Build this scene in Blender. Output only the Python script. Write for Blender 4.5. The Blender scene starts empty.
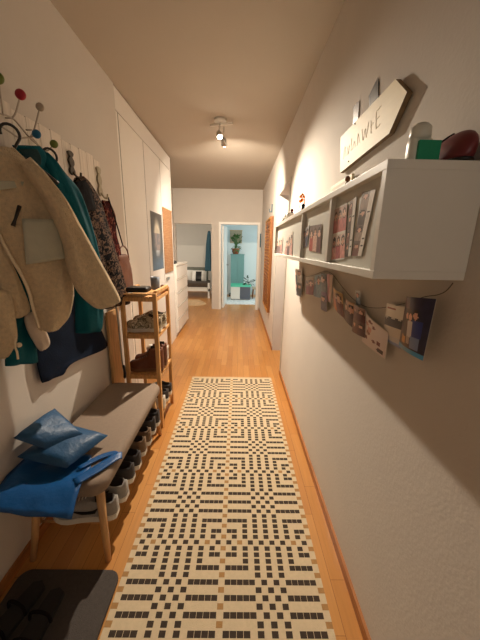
import bpy, math, random
from mathutils import Vector, Matrix, noise
random.seed(7)
C = bpy.context.scene.collection
SC = bpy.context.scene
PI = math.pi
# ------------------------------------------------------------------ camera, world, large lights, exposure
FPX = 286.0
CAM = Vector((0.0, 0.0, 1.45))
def unit(v): return v.normalized()
def camray(px, py): return Vector(((px - 240) / FPX, -(py - 320) / FPX, -1.0))
_y = unit(camray(238.5, 247.0))
_z = unit(-camray(219.0, 1440.0)); _z = unit(_z - _y * _z.dot(_y))
_x = _y.cross(_z)
RW = Matrix((_x, _y, _z))                    # camera space -> world
cd = bpy.data.cameras.new('camera'); cam = bpy.data.objects.new('camera', cd); C.objects.link(cam)
cam.matrix_world = Matrix.Translation(CAM) @ RW.to_4x4()
cd.sensor_fit = 'VERTICAL'; cd.sensor_height = 36.0; cd.lens = FPX / 640 * 36.0
cd.clip_start = 0.02; cd.clip_end = 60
SC.camera = cam
vs = SC.view_settings
vs.view_transform = 'Standard'; vs.look = 'None'; vs.gamma = 1.0; vs.use_curve_mapping = False
vs.exposure = 0.0
w = bpy.data.worlds.new('world'); SC.world = w; w.use_nodes = True
w.node_tree.nodes['Background'].inputs[0].default_value = (0.55, 0.7, 0.9, 1)
w.node_tree.nodes['Background'].inputs[1].default_value = 0.3
def area(name, loc, target, sx, sy, power, col):
    l = bpy.data.lights.new(name, 'AREA'); l.shape = 'RECTANGLE'; l.size = sx; l.size_y = sy
    l.energy = power; l.color = col
    o = bpy.data.objects.new(name, l); C.objects.link(o); o.location = loc
    o.rotation_euler = (Vector(target) - Vector(loc)).to_track_quat('-Z', 'Y').to_euler()
    return o
area('daylight_living_room', (2.40, 8.0, 1.5), (0.0, 8.0, 1.1), 1.6, 1.4, 46, (0.70, 0.92, 1.0))
area('daylight_kitchen', (2.50, 3.2, 1.5), (-1.0, 4.6, 0.6), 1.1, 1.2, 20, (1.0, 0.94, 0.93))
area('daylight_bedroom', (-2.9, 8.0, 1.5), (-1.0, 8.4, 0.8), 1.2, 1.2, 30, (1.0, 0.92, 0.82))
area('fill_behind_viewer', (0.28, -1.06, 1.7), (0.40, 0.6, 1.5), 0.32, 0.7, 2.6, (1.0, 0.9, 0.78))  # added fill from behind the viewer, brightens the cabinet's near end
LAMP_STRENGTH = 95.0
FRONT_W, REAR_W = 385.0, 320.0
LAMP_COLOR = (1.0, 0.86, 0.69)

# ------------------------------------------------------------------ point helpers
def hit(px, py, p0, n):                       # a seen direction meets a real plane in the room
    d = RW @ camray(px, py); p0 = Vector(p0); n = Vector(n)
    return CAM + d * ((p0 - CAM).dot(n) / d.dot(n))
def on_x(px, py, x): return hit(px, py, (x, 0, 0), (1, 0, 0))
def on_y(px, py, y): return hit(px, py, (0, y, 0), (0, 1, 0))
def on_z(px, py, z): return hit(px, py, (0, 0, z), (0, 0, 1))

# ------------------------------------------------------------------ materials
def lin(c):
    return tuple((v / 255 / 12.92) if v / 255 <= 0.04045 else ((v / 255 + 0.055) / 1.055) ** 2.4 for v in c)
def nodes(name):
    m = bpy.data.materials.new(name); m.use_nodes = True
    nt = m.node_tree; return m, nt, nt.nodes['Principled BSDF']
def mat(name, rgb, rough=0.6, var=0.06, scale=20, bump=0.0, bscale=60, metal=0.0, stretch=None, sheen=0.0, spec=None):
    m, nt, b = nodes(name)
    c = lin(rgb)
    tc = nt.nodes.new('ShaderNodeTexCoord'); mp = nt.nodes.new('ShaderNodeMapping')
    nt.links.new(tc.outputs['Object'], mp.inputs[0])
    if stretch: mp.inputs['Scale'].default_value = stretch
    nz = nt.nodes.new('ShaderNodeTexNoise'); nz.inputs['Scale'].default_value = scale; nz.inputs['Detail'].default_value = 4
    nt.links.new(mp.outputs[0], nz.inputs['Vector'])
    r = nt.nodes.new('ShaderNodeValToRGB')
    r.color_ramp.elements[0].position = 0.3; r.color_ramp.elements[1].position = 0.7
    r.color_ramp.elements[0].color = tuple(max(0, v * (1 - var)) for v in c) + (1,)
    r.color_ramp.elements[1].color = tuple(min(1, v * (1 + var)) for v in c) + (1,)
    nt.links.new(nz.outputs[0], r.inputs[0]); nt.links.new(r.outputs[0], b.inputs['Base Color'])
    b.inputs['Roughness'].default_value = rough; b.inputs['Metallic'].default_value = metal
    if sheen: b.inputs['Sheen Weight'].default_value = sheen
    if spec is not None: b.inputs['Specular IOR Level'].default_value = spec
    if bump:
        n2 = nt.nodes.new('ShaderNodeTexNoise'); n2.inputs['Scale'].default_value = bscale; n2.inputs['Detail'].default_value = 3
        nt.links.new(mp.outputs[0], n2.inputs['Vector'])
        bp = nt.nodes.new('ShaderNodeBump'); bp.inputs['Strength'].default_value = bump; bp.inputs['Distance'].default_value = 0.01
        nt.links.new(n2.outputs[0], bp.inputs['Height']); nt.links.new(bp.outputs[0], b.inputs['Normal'])
    return m
def print_mat(name, attr='Col', rough=0.35):
    m, nt, b = nodes(name)
    a = nt.nodes.new('ShaderNodeAttribute'); a.attribute_name = attr
    nt.links.new(a.outputs['Color'], b.inputs['Base Color']); b.inputs['Roughness'].default_value = rough
    return m
def wood_floor():
    m, nt, b = nodes('oak_planks')
    tc = nt.nodes.new('ShaderNodeTexCoord'); sp = nt.nodes.new('ShaderNodeSeparateXYZ'); cb = nt.nodes.new('ShaderNodeCombineXYZ')
    nt.links.new(tc.outputs['Object'], sp.inputs[0])
    nt.links.new(sp.outputs[1], cb.inputs[0]); nt.links.new(sp.outputs[0], cb.inputs[1])
    br = nt.nodes.new('ShaderNodeTexBrick'); br.offset = 0.37; br.inputs['Scale'].default_value = 1.0
    br.inputs['Brick Width'].default_value = 0.52; br.inputs['Row Height'].default_value = 0.071
    br.inputs['Mortar Size'].default_value = 0.0008; br.inputs['Bias'].default_value = 0.0
    br.inputs['Color1'].default_value = lin((204, 146, 80)) + (1,); br.inputs['Color2'].default_value = lin((188, 127, 64)) + (1,)
    br.inputs['Mortar'].default_value = lin((124, 74, 34)) + (1,)
    nt.links.new(cb.outputs[0], br.inputs['Vector'])
    mp = nt.nodes.new('ShaderNodeMapping'); mp.inputs['Scale'].default_value = (40, 2.2, 1)
    nt.links.new(tc.outputs['Object'], mp.inputs[0])
    nz = nt.nodes.new('ShaderNodeTexNoise'); nz.inputs['Scale'].default_value = 2.0; nz.inputs['Detail'].default_value = 5
    nt.links.new(mp.outputs[0], nz.inputs['Vector'])
    rp = nt.nodes.new('ShaderNodeValToRGB'); rp.color_ramp.elements[0].color = (0.78, 0.78, 0.78, 1); rp.color_ramp.elements[1].color = (1.1, 1.1, 1.1, 1)
    nt.links.new(nz.outputs[0], rp.inputs[0])
    mx = nt.nodes.new('ShaderNodeMix'); mx.data_type = 'RGBA'; mx.blend_type = 'MULTIPLY'; mx.inputs[0].default_value = 1.0
    nt.links.new(br.outputs[0], mx.inputs[6]); nt.links.new(rp.outputs[0], mx.inputs[7])
    nt.links.new(mx.outputs[2], b.inputs['Base Color']); b.inputs['Roughness'].default_value = 0.3
    return m
def wood(name, rgb, axis=2, rough=0.5, amount=0.22):
    st = [14, 14, 14]; st[axis] = 1.2
    return mat(name, rgb, rough, amount, 4, 0.05, 30, stretch=tuple(st))
def rattan_mat():
    m, nt, b = nodes('woven_cane')
    tc = nt.nodes.new('ShaderNodeTexCoord'); sp = nt.nodes.new('ShaderNodeSeparateXYZ'); cb = nt.nodes.new('ShaderNodeCombineXYZ')
    nt.links.new(tc.outputs['Object'], sp.inputs[0]); nt.links.new(sp.outputs[1], cb.inputs[0]); nt.links.new(sp.outputs[2], cb.inputs[1])
    br = nt.nodes.new('ShaderNodeTexBrick'); br.inputs['Scale'].default_value = 1.0
    br.inputs['Brick Width'].default_value = 0.06; br.inputs['Row Height'].default_value = 0.022; br.inputs['Mortar Size'].default_value = 0.0025
    br.inputs['Color1'].default_value = lin((176, 134, 94)) + (1,); br.inputs['Color2'].default_value = lin((160, 116, 78)) + (1,)
    br.inputs['Mortar'].default_value = lin((140, 96, 64)) + (1,)
    nt.links.new(cb.outputs[0], br.inputs['Vector']); nt.links.new(br.outputs[0], b.inputs['Base Color'])
    b.inputs['Roughness'].default_value = 0.7
    return m
def speckle(name, a, bb, cc, scale=55):
    m, nt, b = nodes(name)
    tc = nt.nodes.new('ShaderNodeTexCoord')
    nz = nt.nodes.new('ShaderNodeTexNoise'); nz.inputs['Scale'].default_value = scale; nz.inputs['Detail'].default_value = 2; nz.inputs['Distortion'].default_value = 1.2
    nt.links.new(tc.outputs['Object'], nz.inputs['Vector'])
    r = nt.nodes.new('ShaderNodeValToRGB'); r.color_ramp.interpolation = 'CONSTANT'
    r.color_ramp.elements[0].color = lin(a) + (1,); r.color_ramp.elements[1].position = 0.5; r.color_ramp.elements[1].color = lin(bb) + (1,)
    e = r.color_ramp.elements.new(0.6); e.color = lin(cc) + (1,)
    nt.links.new(nz.outputs[0], r.inputs[0]); nt.links.new(r.outputs[0], b.inputs['Base Color']); b.inputs['Roughness'].default_value = 0.9; b.inputs['Specular IOR Level'].default_value = .1
    return m

M = {}
M['wall'] = mat('white_plaster', (206, 198, 188), 0.85, 0.015, 6, 0.08, 90)
M['ceil'] = mat('ceiling_paint', (184, 174, 160), 0.9, 0.01, 4, 0.04, 80)
M['cool_wall'] = mat('cool_white_plaster', (224, 232, 232), 0.85, 0.01, 6)
M['bed_wall'] = mat('bedroom_plaster', (212, 206, 194), 0.85, 0.01, 6)
M['floor'] = wood_floor()
M['base'] = wood('baseboard_wood', (168, 108, 56), 1)
M['white'] = mat('white_lacquer', (232, 228, 220), 0.4, 0.01, 8)
M['cab'] = mat('off_white_lacquer', (222, 218, 206), 0.45, 0.015, 10)
M['cabback'] = mat('pale_grey_panel', (212, 211, 200), 0.5, 0.015, 10)
M['trimgrey'] = mat('grey_casing', (196, 190, 180), 0.5, 0.01, 10)
M['birch'] = wood('birch_wood', (206, 160, 108), 2)
M['birchy'] = wood('birch_wood_lengthwise', (200, 150, 98), 1)
M['oak'] = wood('warm_oak', (214, 162, 102), 2)
M['plank'] = wood('whitewashed_plank', (226, 216, 204), 2, 0.7, 0.12)
M['carved'] = wood('amber_carved_wood', (186, 128, 52), 2, 0.5, 0.2)
M['carved_dark'] = wood('dark_amber_wood', (120, 70, 26), 2, 0.5, 0.2)
M['black'] = mat('black_plastic', (22, 20, 20), 0.4, 0.1)
M['chrome'] = mat('brushed_steel', (176, 172, 164), 0.3, 0.04, metal=0.9)
M['wire'] = mat('grey_wire', (178, 166, 150), 0.45, 0.04, metal=0.2)
M['iron'] = mat('dark_iron', (74, 66, 58), 0.5, 0.2, 50, 0.2, metal=0.6)
M['cream_iron'] = mat('cream_iron', (170, 160, 138), 0.6, 0.15, 50, 0.2)
M['fleece'] = mat('beige_fleece', (224, 201, 164), 0.95, 0.10, 70, 0.9, 240, sheen=0.2, spec=.2)
M['fleece_in'] = mat('greige_lining', (214, 196, 176), 0.9, 0.06, 25, 0.2)
M['pocket'] = mat('sage_nylon', (182, 180, 160), 0.7, 0.04, 30, 0.1)
M['piping'] = mat('cream_piping', (226, 208, 178), 0.7, 0.05)
M['teal'] = mat('teal_softshell', (6, 80, 92), 0.75, 0.12, 14, 0.2, 90, spec=.15)
M['teal_dark'] = mat('dark_teal_lining', (10, 52, 58), 0.85, 0.12, 14)
M['navy'] = mat('navy_cotton', (8, 22, 42), 0.85, 0.15, 16, 0.2, 120, spec=.15)
M['tweed'] = speckle('black_patterned_knit', (16, 14, 16), (104, 82, 66), (34, 28, 32), 34)
M['charcoal'] = mat('charcoal_cloth', (24, 21, 22), 0.95, 0.2, 30, 0.2, spec=.1)
M['wine'] = speckle('wine_red_print', (44, 16, 16), (92, 28, 26), (120, 84, 64), 40)
M['leather'] = mat('brown_leather', (100, 56, 32), 0.5, 0.12, 20, 0.15, 120)
M['bootleather'] = mat('boot_leather', (104, 54, 28), 0.55, 0.2, 20, 0.2, 100)
M['seat'] = mat('taupe_wool', (140, 122, 106), 0.9, 0.05, 60, 0.25, 260)
M['blue'] = mat('bright_blue_tarpaulin', (0, 76, 136), 0.4, 0.06, 16, 0.25, 40)
M['bluegrey'] = mat('folded_blue_nylon', (18, 72, 112), 0.5, 0.08, 16, 0.25, 60)
M['mat'] = mat('grey_mat', (78, 72, 68), 0.95, 0.08, 90, 0.4, 320, spec=.15)
M['blackcloth'] = mat('black_nylon', (16, 14, 14), 0.85, 0.15, 30, 0.2)
M['cream'] = mat('cream_weave', (204, 184, 152), 0.95, 0.05, 70, 0.3, 300)
M['ink'] = mat('dark_brown_weave', (58, 46, 36), 0.95, 0.15, 90, 0.3, 300)
M['ochre'] = mat('ochre_weave', (164, 124, 76), 0.95, 0.1, 90, 0.3, 300)
M['print'] = print_mat('photo_print')
M['paper'] = mat('paper_back', (214, 206, 190), 0.8, 0.02)
M['pen'] = mat('pencil_line', (222, 206, 172), 0.9, 0.1)
M['signwood'] = wood('cream_painted_board', (240, 226, 190), 1, 0.6, 0.03)
M['signedge'] = wood('board_edge', (120, 96, 66), 1, 0.7, 0.1)
M['green'] = mat('green_label', (0, 140, 98), 0.45, 0.04)
M['plasticw'] = mat('translucent_white_plastic', (206, 204, 190), 0.35, 0.05, 30)
M['maroon'] = mat('maroon_shell', (104, 34, 38), 0.4, 0.08)
M['orange'] = mat('orange_plastic', (255, 124, 24), 0.45, 0.04)
M['red'] = mat('red_ball', (158, 22, 40), 0.4, 0.03)
M['grnball'] = mat('green_ball', (98, 112, 30), 0.4, 0.03)
M['blueball'] = mat('blue_ball', (18, 98, 136), 0.4, 0.03)
M['greyball'] = mat('stone_ball', (176, 160, 140), 0.5, 0.03)
M['rattan'] = rattan_mat()
M['turq'] = mat('turquoise_plastic', (92, 206, 178), 0.4, 0.03)
M['tealpaint'] = mat('teal_paint', (116, 160, 158), 0.6, 0.03)
M['slate'] = mat('slate_grey_front', (92, 96, 108), 0.6, 0.04)
M['terra'] = mat('terracotta', (176, 100, 66), 0.8, 0.08)
M['leaf'] = mat('leaf_green', (66, 106, 44), 0.5, 0.25, 30)
M['darkleaf'] = mat('dark_leaf', (40, 66, 48), 0.5, 0.2, 30)
M['kraft'] = mat('kraft_print', (186, 168, 140), 0.8, 0.06)
M['rugwhite'] = speckle('pale_patterned_rug', (236, 236, 232), (206, 210, 212), (228, 228, 224), 9)
M['hide'] = mat('pale_hide', (206, 172, 130), 0.95, 0.2, 8)
M['brownblanket'] = mat('dark_brown_blanket', (76, 64, 54), 0.9, 0.15, 20)
M['linen'] = mat('white_linen', (222, 216, 206), 0.9, 0.04)
M['greycushion'] = mat('grey_green_cushion', (104, 104, 92), 0.9, 0.06)
M['coatblue'] = mat('slate_teal_coat', (52, 88, 104), 0.9, 0.1)
M['cup'] = mat('blue_grey_ceramic', (128, 138, 150), 0.4, 0.06)
M['sole'] = mat('white_rubber', (214, 208, 196), 0.6, 0.05)
M['solegrey'] = mat('grey_rubber', (140, 134, 126), 0.7, 0.05)
M['soleblack'] = mat('black_rubber_and_gap_shade', (30, 28, 28), 0.7, 0.05)  # sandal soles, and the painted shade in the wardrobe door gaps
M['solebrown'] = mat('gum_rubber', (120, 82, 50), 0.7, 0.05)
M['sh_grey'] = mat('grey_mesh_upper', (150, 146, 140), 0.8, 0.1, 60, 0.2, 200)
M['sh_dark'] = mat('charcoal_upper', (58, 54, 54), 0.8, 0.15, 60, 0.2, 200)
M['sh_brown'] = mat('taupe_suede', (118, 96, 76), 0.9, 0.12, 40, 0.2, 200)
M['sh_white'] = mat('white_leather', (216, 210, 200), 0.5, 0.04)
M['sh_camo'] = speckle('mottled_beige_upper', (176, 164, 140), (110, 100, 86), (212, 202, 180), 30)
M['lining'] = mat('shoe_lining', (52, 46, 42), 0.9, 0.1)
M['lace'] = mat('lace_cord', (222, 216, 204), 0.8, 0.04)
M['lacedark'] = mat('dark_lace', (44, 40, 38), 0.8, 0.04)
def bulb_mat():
    m = bpy.data.materials.new('warm_bulb'); m.use_nodes = True; nt = m.node_tree
    nt.nodes.remove(nt.nodes['Principled BSDF']); e = nt.nodes.new('ShaderNodeEmission')
    e.inputs[0].default_value = LAMP_COLOR + (1,); e.inputs[1].default_value = LAMP_STRENGTH
    nt.links.new(e.outputs[0], nt.nodes['Material Output'].inputs[0]); return m

# ------------------------------------------------------------------ mesh builder
class MB:
    def __init__(s): s.v = []; s.f = []; s.m = []; s.col = None
    def add(s, vs_, fs, mi=0):
        o = len(s.v); s.v += [Vector(p) for p in vs_]
        for f in fs: s.f.append([i + o for i in f]); s.m.append(mi)
    def box(s, x0, x1, y0, y1, z0, z1, mi=0, bev=0.0):
        x0, x1 = min(x0, x1), max(x0, x1); y0, y1 = min(y0, y1), max(y0, y1); z0, z1 = min(z0, z1), max(z0, z1)
        if bev <= 0:
            s.add([(x0,y0,z0),(x1,y0,z0),(x1,y1,z0),(x0,y1,z0),(x0,y0,z1),(x1,y0,z1),(x1,y1,z1),(x0,y1,z1)],
                  [(3,2,1,0),(4,5,6,7),(0,1,5,4),(1,2,6,5),(2,3,7,6),(3,0,4,7)], mi)
        else:
            b = min(bev, (x1-x0)/2.01, (y1-y0)/2.01, (z1-z0)/2.01)
            import bmesh
            bm = bmesh.new(); bmesh.ops.create_cube(bm, size=1)
            for v in bm.verts: v.co = Vector(((x0+x1)/2 + v.co.x*(x1-x0), (y0+y1)/2 + v.co.y*(y1-y0), (z0+z1)/2 + v.co.z*(z1-z0)))
            bmesh.ops.bevel(bm, geom=list(bm.edges), offset=b, segments=3, affect='EDGES', profile=0.5)
            bm.verts.index_update()
            s.add([v.co.copy() for v in bm.verts], [[v.index for v in f.verts] for f in bm.faces], mi); bm.free()
        return s
    def tube(s, pts, r, n=10, mi=0, closed=False, cap=True):
        pts = [Vector(p) for p in pts]; k = len(pts); rs = r if isinstance(r, (list, tuple)) else [r]*k
        rings = []; prev = None
        for i, p in enumerate(pts):
            a = pts[(i-1) % k] if (i > 0 or closed) else p; b = pts[(i+1) % k] if (i < k-1 or closed) else p
            t = (b - a); t = t.normalized() if t.length > 1e-9 else Vector((0,0,1))
            if prev is None:
                u = t.cross(Vector((0,0,1)));
                if u.length < 0.05: u = t.cross(Vector((1,0,0)))
            else: u = prev - t*prev.dot(t)
            u.normalize(); prev = u; w_ = t.cross(u)
            rings.append([p + (u*math.cos(2*PI*j/n) + w_*math.sin(2*PI*j/n))*rs[i] for j in range(n)])
        vs_ = [q for rg in rings for q in rg]; fs = []
        for i in range(k if closed else k-1):
            for j in range(n):
                a = i*n+j; b = i*n+(j+1) % n; c = ((i+1) % k)*n+(j+1) % n; d = ((i+1) % k)*n+j
                fs.append((a, b, c, d))
        if cap and not closed: fs.append(tuple(range(n-1, -1, -1))); fs.append(tuple((k-1)*n+j for j in range(n)))
        s.add(vs_, fs, mi); return s
    def lathe(s, prof, c=(0,0,0), n=24, mi=0, axis=None):
        c = Vector(c); q = Vector((0,0,1)).rotation_difference(Vector(axis).normalized()) if axis else None
        vs_ = []
        for (r, z) in prof:
            for j in range(n):
                p = Vector((r*math.cos(2*PI*j/n), r*math.sin(2*PI*j/n), z))
                if q: p = q @ p
                vs_.append(c + p)
        fs = []; k = len(prof)
        for i in range(k-1):
            for j in range(n): fs.append((i*n+j, i*n+(j+1) % n, (i+1)*n+(j+1) % n, (i+1)*n+j))
        fs.append(tuple(range(n-1, -1, -1))); fs.append(tuple((k-1)*n+j for j in range(n)))
        s.add(vs_, fs, mi); return s
    def ball(s, c, rx, ry=None, rz=None, n=14, mi=0):
        ry = ry or rx; rz = rz or rx; c = Vector(c); prof = []; vs_ = []; fs = []
        h = n//2
        for i in range(h+1):
            a = -PI/2 + PI*i/h
            for j in range(n):
                vs_.append(c + Vector((rx*math.cos(a)*math.cos(2*PI*j/n), ry*math.cos(a)*math.sin(2*PI*j/n), rz*math.sin(a))))
        for i in range(h):
            for j in range(n): fs.append((i*n+j, i*n+(j+1) % n, (i+1)*n+(j+1) % n, (i+1)*n+j))
        s.add(vs_, fs, mi); return s
    def prism(s, poly, d, mi=0):              # poly: 3-D outline, d: thickness vector
        d = Vector(d); a = [Vector(p) for p in poly]; n = len(a)
        fs = [tuple(range(n-1, -1, -1)), tuple(range(n, 2*n))] + [(i, (i+1) % n, n+(i+1) % n, n+i) for i in range(n)]
        s.add(a + [p + d for p in a], fs, mi); return s
    def build(s, name, mats, parent=None, smooth=False, local=False, sub=0, recalc=True):
        root = parent
        while root is not None and root.parent is not None: root = root.parent
        me = bpy.data.meshes.new(name)
        if root is not None: off = Vector((0,0,0)) if local else Vector(root.location)
        elif local: off = Vector((0,0,0))
        else:
            lo = Vector((min(p[i] for p in s.v) for i in range(3))); hi = Vector((max(p[i] for p in s.v) for i in range(3)))
            off = Vector(((lo.x+hi.x)/2, (lo.y+hi.y)/2, lo.z))
        me.from_pydata([p - off for p in s.v], [], s.f)
        ms = mats if isinstance(mats, (list, tuple)) else [mats]
        for m in ms: me.materials.append(m)
        for p, mi in zip(me.polygons, s.m): p.material_index = mi; p.use_smooth = smooth
        if s.col:
            at = me.color_attributes.new('Col', 'FLOAT_COLOR', 'CORNER')
            for p, c in zip(me.polygons, s.col):
                for li in p.loop_indices: at.data[li].color = tuple(c) + (1,)
        if recalc:
            import bmesh
            bm = bmesh.new(); bm.from_mesh(me); bmesh.ops.recalc_face_normals(bm, faces=bm.faces); bm.to_mesh(me); bm.free()
        me.update()
        o = bpy.data.objects.new(name, me); C.objects.link(o)
        if parent is None: o.location = off
        else: o.parent = parent
        if sub:
            md = o.modifiers.new('smooth', 'SUBSURF'); md.levels = sub; md.render_levels = sub
        return o
def tag(o, label=None, cat=None, group=None, kind=None):
    if label: o['label'] = label
    if cat: o['category'] = cat
    if group: o['group'] = group
    if kind: o['kind'] = kind
    return o
def empty(name, loc, label=None, cat=None, group=None, rz=0.0):
    o = bpy.data.objects.new(name, None); C.objects.link(o); o.location = loc; o.rotation_euler = (0, 0, rz)
    o.empty_display_size = 0.05
    return tag(o, label, cat, group)
def copy_tree(o, parent=None):
    c = o.copy(); C.objects.link(c)
    if parent: c.parent = parent
    for ch in list(o.children): copy_tree(ch, c)
    return c
def struct(mb, name, m, label, cat='wall'): return tag(mb.build(name, m), label, cat, kind='structure')
def cr(pts, n):                                # Catmull-Rom through points, n samples per span
    P = [Vector(p) for p in pts]; out = []
    for i in range(len(P)-1):
        a = P[max(0, i-1)]; b = P[i]; c = P[i+1]; d = P[min(len(P)-1, i+2)]
        for k in range(n):
            t = k/n; out.append(0.5*((2*b)+(c-a)*t+(2*a-5*b+4*c-d)*t*t+(3*b-a-3*c+d)*t**3))
    out.append(P[-1]); return out
def cloth(rows, n, thick, folds=0.012, freq=3.0, seed=0, around=30, span=5, top=0.35, bot=0.5, wob=0.02):
    """hanging cloth: left/right edges of each row; lofted flattened tube with folds. n: face normal."""
    n = Vector(n).normalized(); L = cr([r[0] for r in rows], span); R = cr([r[1] for r in rows], span)
    mb = MB(); k = len(L); rings = []
    for i in range(k):
        t = i/(k-1); l, r = L[i], R[i]; c = (l+r)/2; h = (r-l)/2
        e = min(1.0, top + (1-top)*min(1, t/0.08)) * min(1.0, bot + (1-bot)*min(1, (1-t)/0.05))
        ring = []
        for j in range(around):
            a = 2*PI*j/around; ca, sa = math.cos(a), math.sin(a)
            u = math.copysign(abs(ca)**0.75, ca); v = math.copysign(abs(sa)**0.8, sa)
            ph = u*freq*PI/2 + seed*1.7 + 0.8*math.sin(3*t+seed)
            wv = math.sin(ph) * folds * min(1, 0.25+t*1.3) * (1-abs(u)**3)
            nz = noise.noise(Vector((u*2.2+seed*5, t*5.0, v+seed))) * wob * (1-abs(u)**4)
            ring.append(c + h*u + n*(v*thick*e + (wv+nz) * (1 if v >= 0 else 0.6)))
        rings.append(ring)
    vs_ = [p for rg in rings for p in rg]; fs = []
    for i in range(k-1):
        for j in range(around): fs.append((i*around+j, i*around+(j+1) % around, (i+1)*around+(j+1) % around, (i+1)*around+j))
    fs.append(tuple(range(around-1, -1, -1))); fs.append(tuple((k-1)*around+j for j in range(around)))
    mb.add(vs_, fs); return mb

# ------------------------------------------------------------------ the setting
XL, XR, ZC, YE = -0.99, 0.515, 2.66, 6.70
XN = -1.45                                     # niche behind the wardrobe line
WT = 0.17
struct(MB().box(-3.2, 2.8, -1.0, 10.2, -0.1, 0.0), 'floor', M['floor'], 'warm oak strip parquet floor of the hallway', 'floor')
struct(MB().box(-3.2, 2.8, -1.0, 10.2, ZC, ZC+0.1), 'ceiling', M['ceil'], 'plain white hallway ceiling', 'ceiling')
struct(MB().box(XN-0.1, XL, -1.0, 2.60, 0, ZC), 'wall_left', M['wall'], 'white left wall behind the coats', 'wall')
struct(MB().box(XN-0.1, XN, 2.60, 6.70, 0, ZC), 'wall_left_far', M['wall'], 'white wall of the niche past the wardrobe', 'wall')
DY0, DY1, DZ = 3.13, 3.93, 2.10
struct(MB().box(XR, XR+WT, -1.0, DY0, 0, ZC).box(XR, XR+WT, DY1, YE, 0, ZC).box(XR, XR+WT, DY0, DY1, DZ, ZC), 'wall_right', M['wall'], 'white right wall with the side doorway', 'wall')
struct(MB().box(XN-0.1, .10, -1.1, -1.0, 0, ZC).box(.46, XR+WT, -1.1, -1.0, 0, ZC).box(.10, .46, -1.1, -1.0, 0, 1.33).box(.10, .46, -1.1, -1.0, 2.07, ZC), 'wall_back', M['wall'], 'white wall behind the viewer', 'wall')  # small opening added for the unseen fill light
ZD = 1.935; LX0, LX1, RX0, RX1 = -1.42, -0.615, -0.395, 0.425
struct(MB().box(XN-1.75, LX0, YE, YE+.12, 0, ZC).box(LX0, LX1, YE, YE+.12, ZD, ZC).box(LX1, RX0, YE, YE+.12, 0, ZC).box(RX0, RX1, YE, YE+.12, ZD, ZC).box(RX1, 2.8, YE, YE+.12, 0, ZC),
       'wall_end', M['wall'], 'white end wall with two doorways', 'wall')
struct(MB().box(XR-0.012, XR, -1.0, DY0, 0, 0.052), 'baseboard_right', M['base'], 'orange brown wooden baseboard along the right wall', 'baseboard')
struct(MB().box(XR-0.012, XR, DY1, YE, 0, 0.052), 'baseboard_right_far', M['base'], 'wooden baseboard on the right past the side doorway', 'baseboard')
struct(MB().box(XL, XL+0.012, -1.0, 2.60, 0, 0.052), 'baseboard_left', M['base'], 'wooden baseboard along the left wall', 'baseboard')
# casings
struct(MB().box(XR-0.008, XR, DY0-0.035, DY0, 0, DZ+0.035).box(XR-0.008, XR, DY1, DY1+0.035, 0, DZ+0.035).box(XR-0.008, XR, DY0, DY1, DZ, DZ+0.035), 'trim_1', M['trimgrey'], 'grey casing round the side doorway on the right', 'door casing')
def casing(x0, x1, nm, lab):
    struct(MB().box(x0-.05, x0, YE-.012, YE, 0, ZD+.05).box(x1, x1+.05, YE-.012, YE, 0, ZD+.05).box(x0, x1, YE-.012, YE, ZD, ZD+.05), nm, M['white'], lab, 'door casing')
casing(RX0, RX1, 'trim_2', 'white casing round the right end doorway')
# rooms beyond
struct(MB().box(-0.60, -0.50, YE+.12, 10.2, 0, ZC), 'wall_partition', M['cool_wall'], 'partition between the two far rooms', 'wall')
struct(MB().box(-0.50, 2.8, 8.95, 9.05, 0, ZC), 'wall_living_back', M['cool_wall'], 'pale blue white back wall of the far right room', 'wall')
struct(MB().box(2.6, 2.8, YE+.12, 7.1, 0, ZC).box(2.6, 2.8, 8.85, 8.95, 0, ZC).box(2.6, 2.8, 7.1, 8.85, 0, .75).box(2.6, 2.8, 7.1, 8.85, 2.25, ZC), 'wall_living_side', M['cool_wall'], 'window wall of the far right room', 'wall')
struct(MB().box(-3.2, -0.60, 9.75, 9.85, 0, ZC), 'wall_bedroom_back', M['bed_wall'], 'beige back wall of the bedroom', 'wall')
struct(MB().box(-3.2, -3.1, YE+.12, 9.75, 0, ZC), 'wall_bedroom_side', M['bed_wall'], 'left side wall of the bedroom', 'wall')
struct(MB().box(XR+WT, 2.8, 2.3, 2.4, 0, ZC).box(XR+WT, 2.8, 5.2, 5.3, 0, ZC), 'wall_kitchen', M['wall'], 'white walls of the side room on the right', 'wall')
struct(MB().box(2.7, 2.8, 2.4, 5.2, 0, ZC), 'wall_kitchen_side', M['wall'], 'far wall of the side room on the right', 'wall')
# open door leaf
d = empty('door_1', (RX0+.01, YE+.13, 0), 'open white door leaf swung into the far right room', 'door'); d['kind'] = 'structure'; d.rotation_euler.z = math.radians(-4)
MB().box(0, .04, 0, .78, .005, ZD-.01, bev=.003).build('door_leaf', M['white'], d, local=True)
hb = MB().lathe([(.022, 0), (.022, .008)], (.04, .71, 1.0), 16, axis=(1, 0, 0)).tube([(.045, .71, 1.0), (.085, .71, 1.0), (.09, .70, 1.0), (.09, .59, 1.0)], .008, 8)
hb.build('door_handle', M['chrome'], d, local=True, smooth=True)

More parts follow.
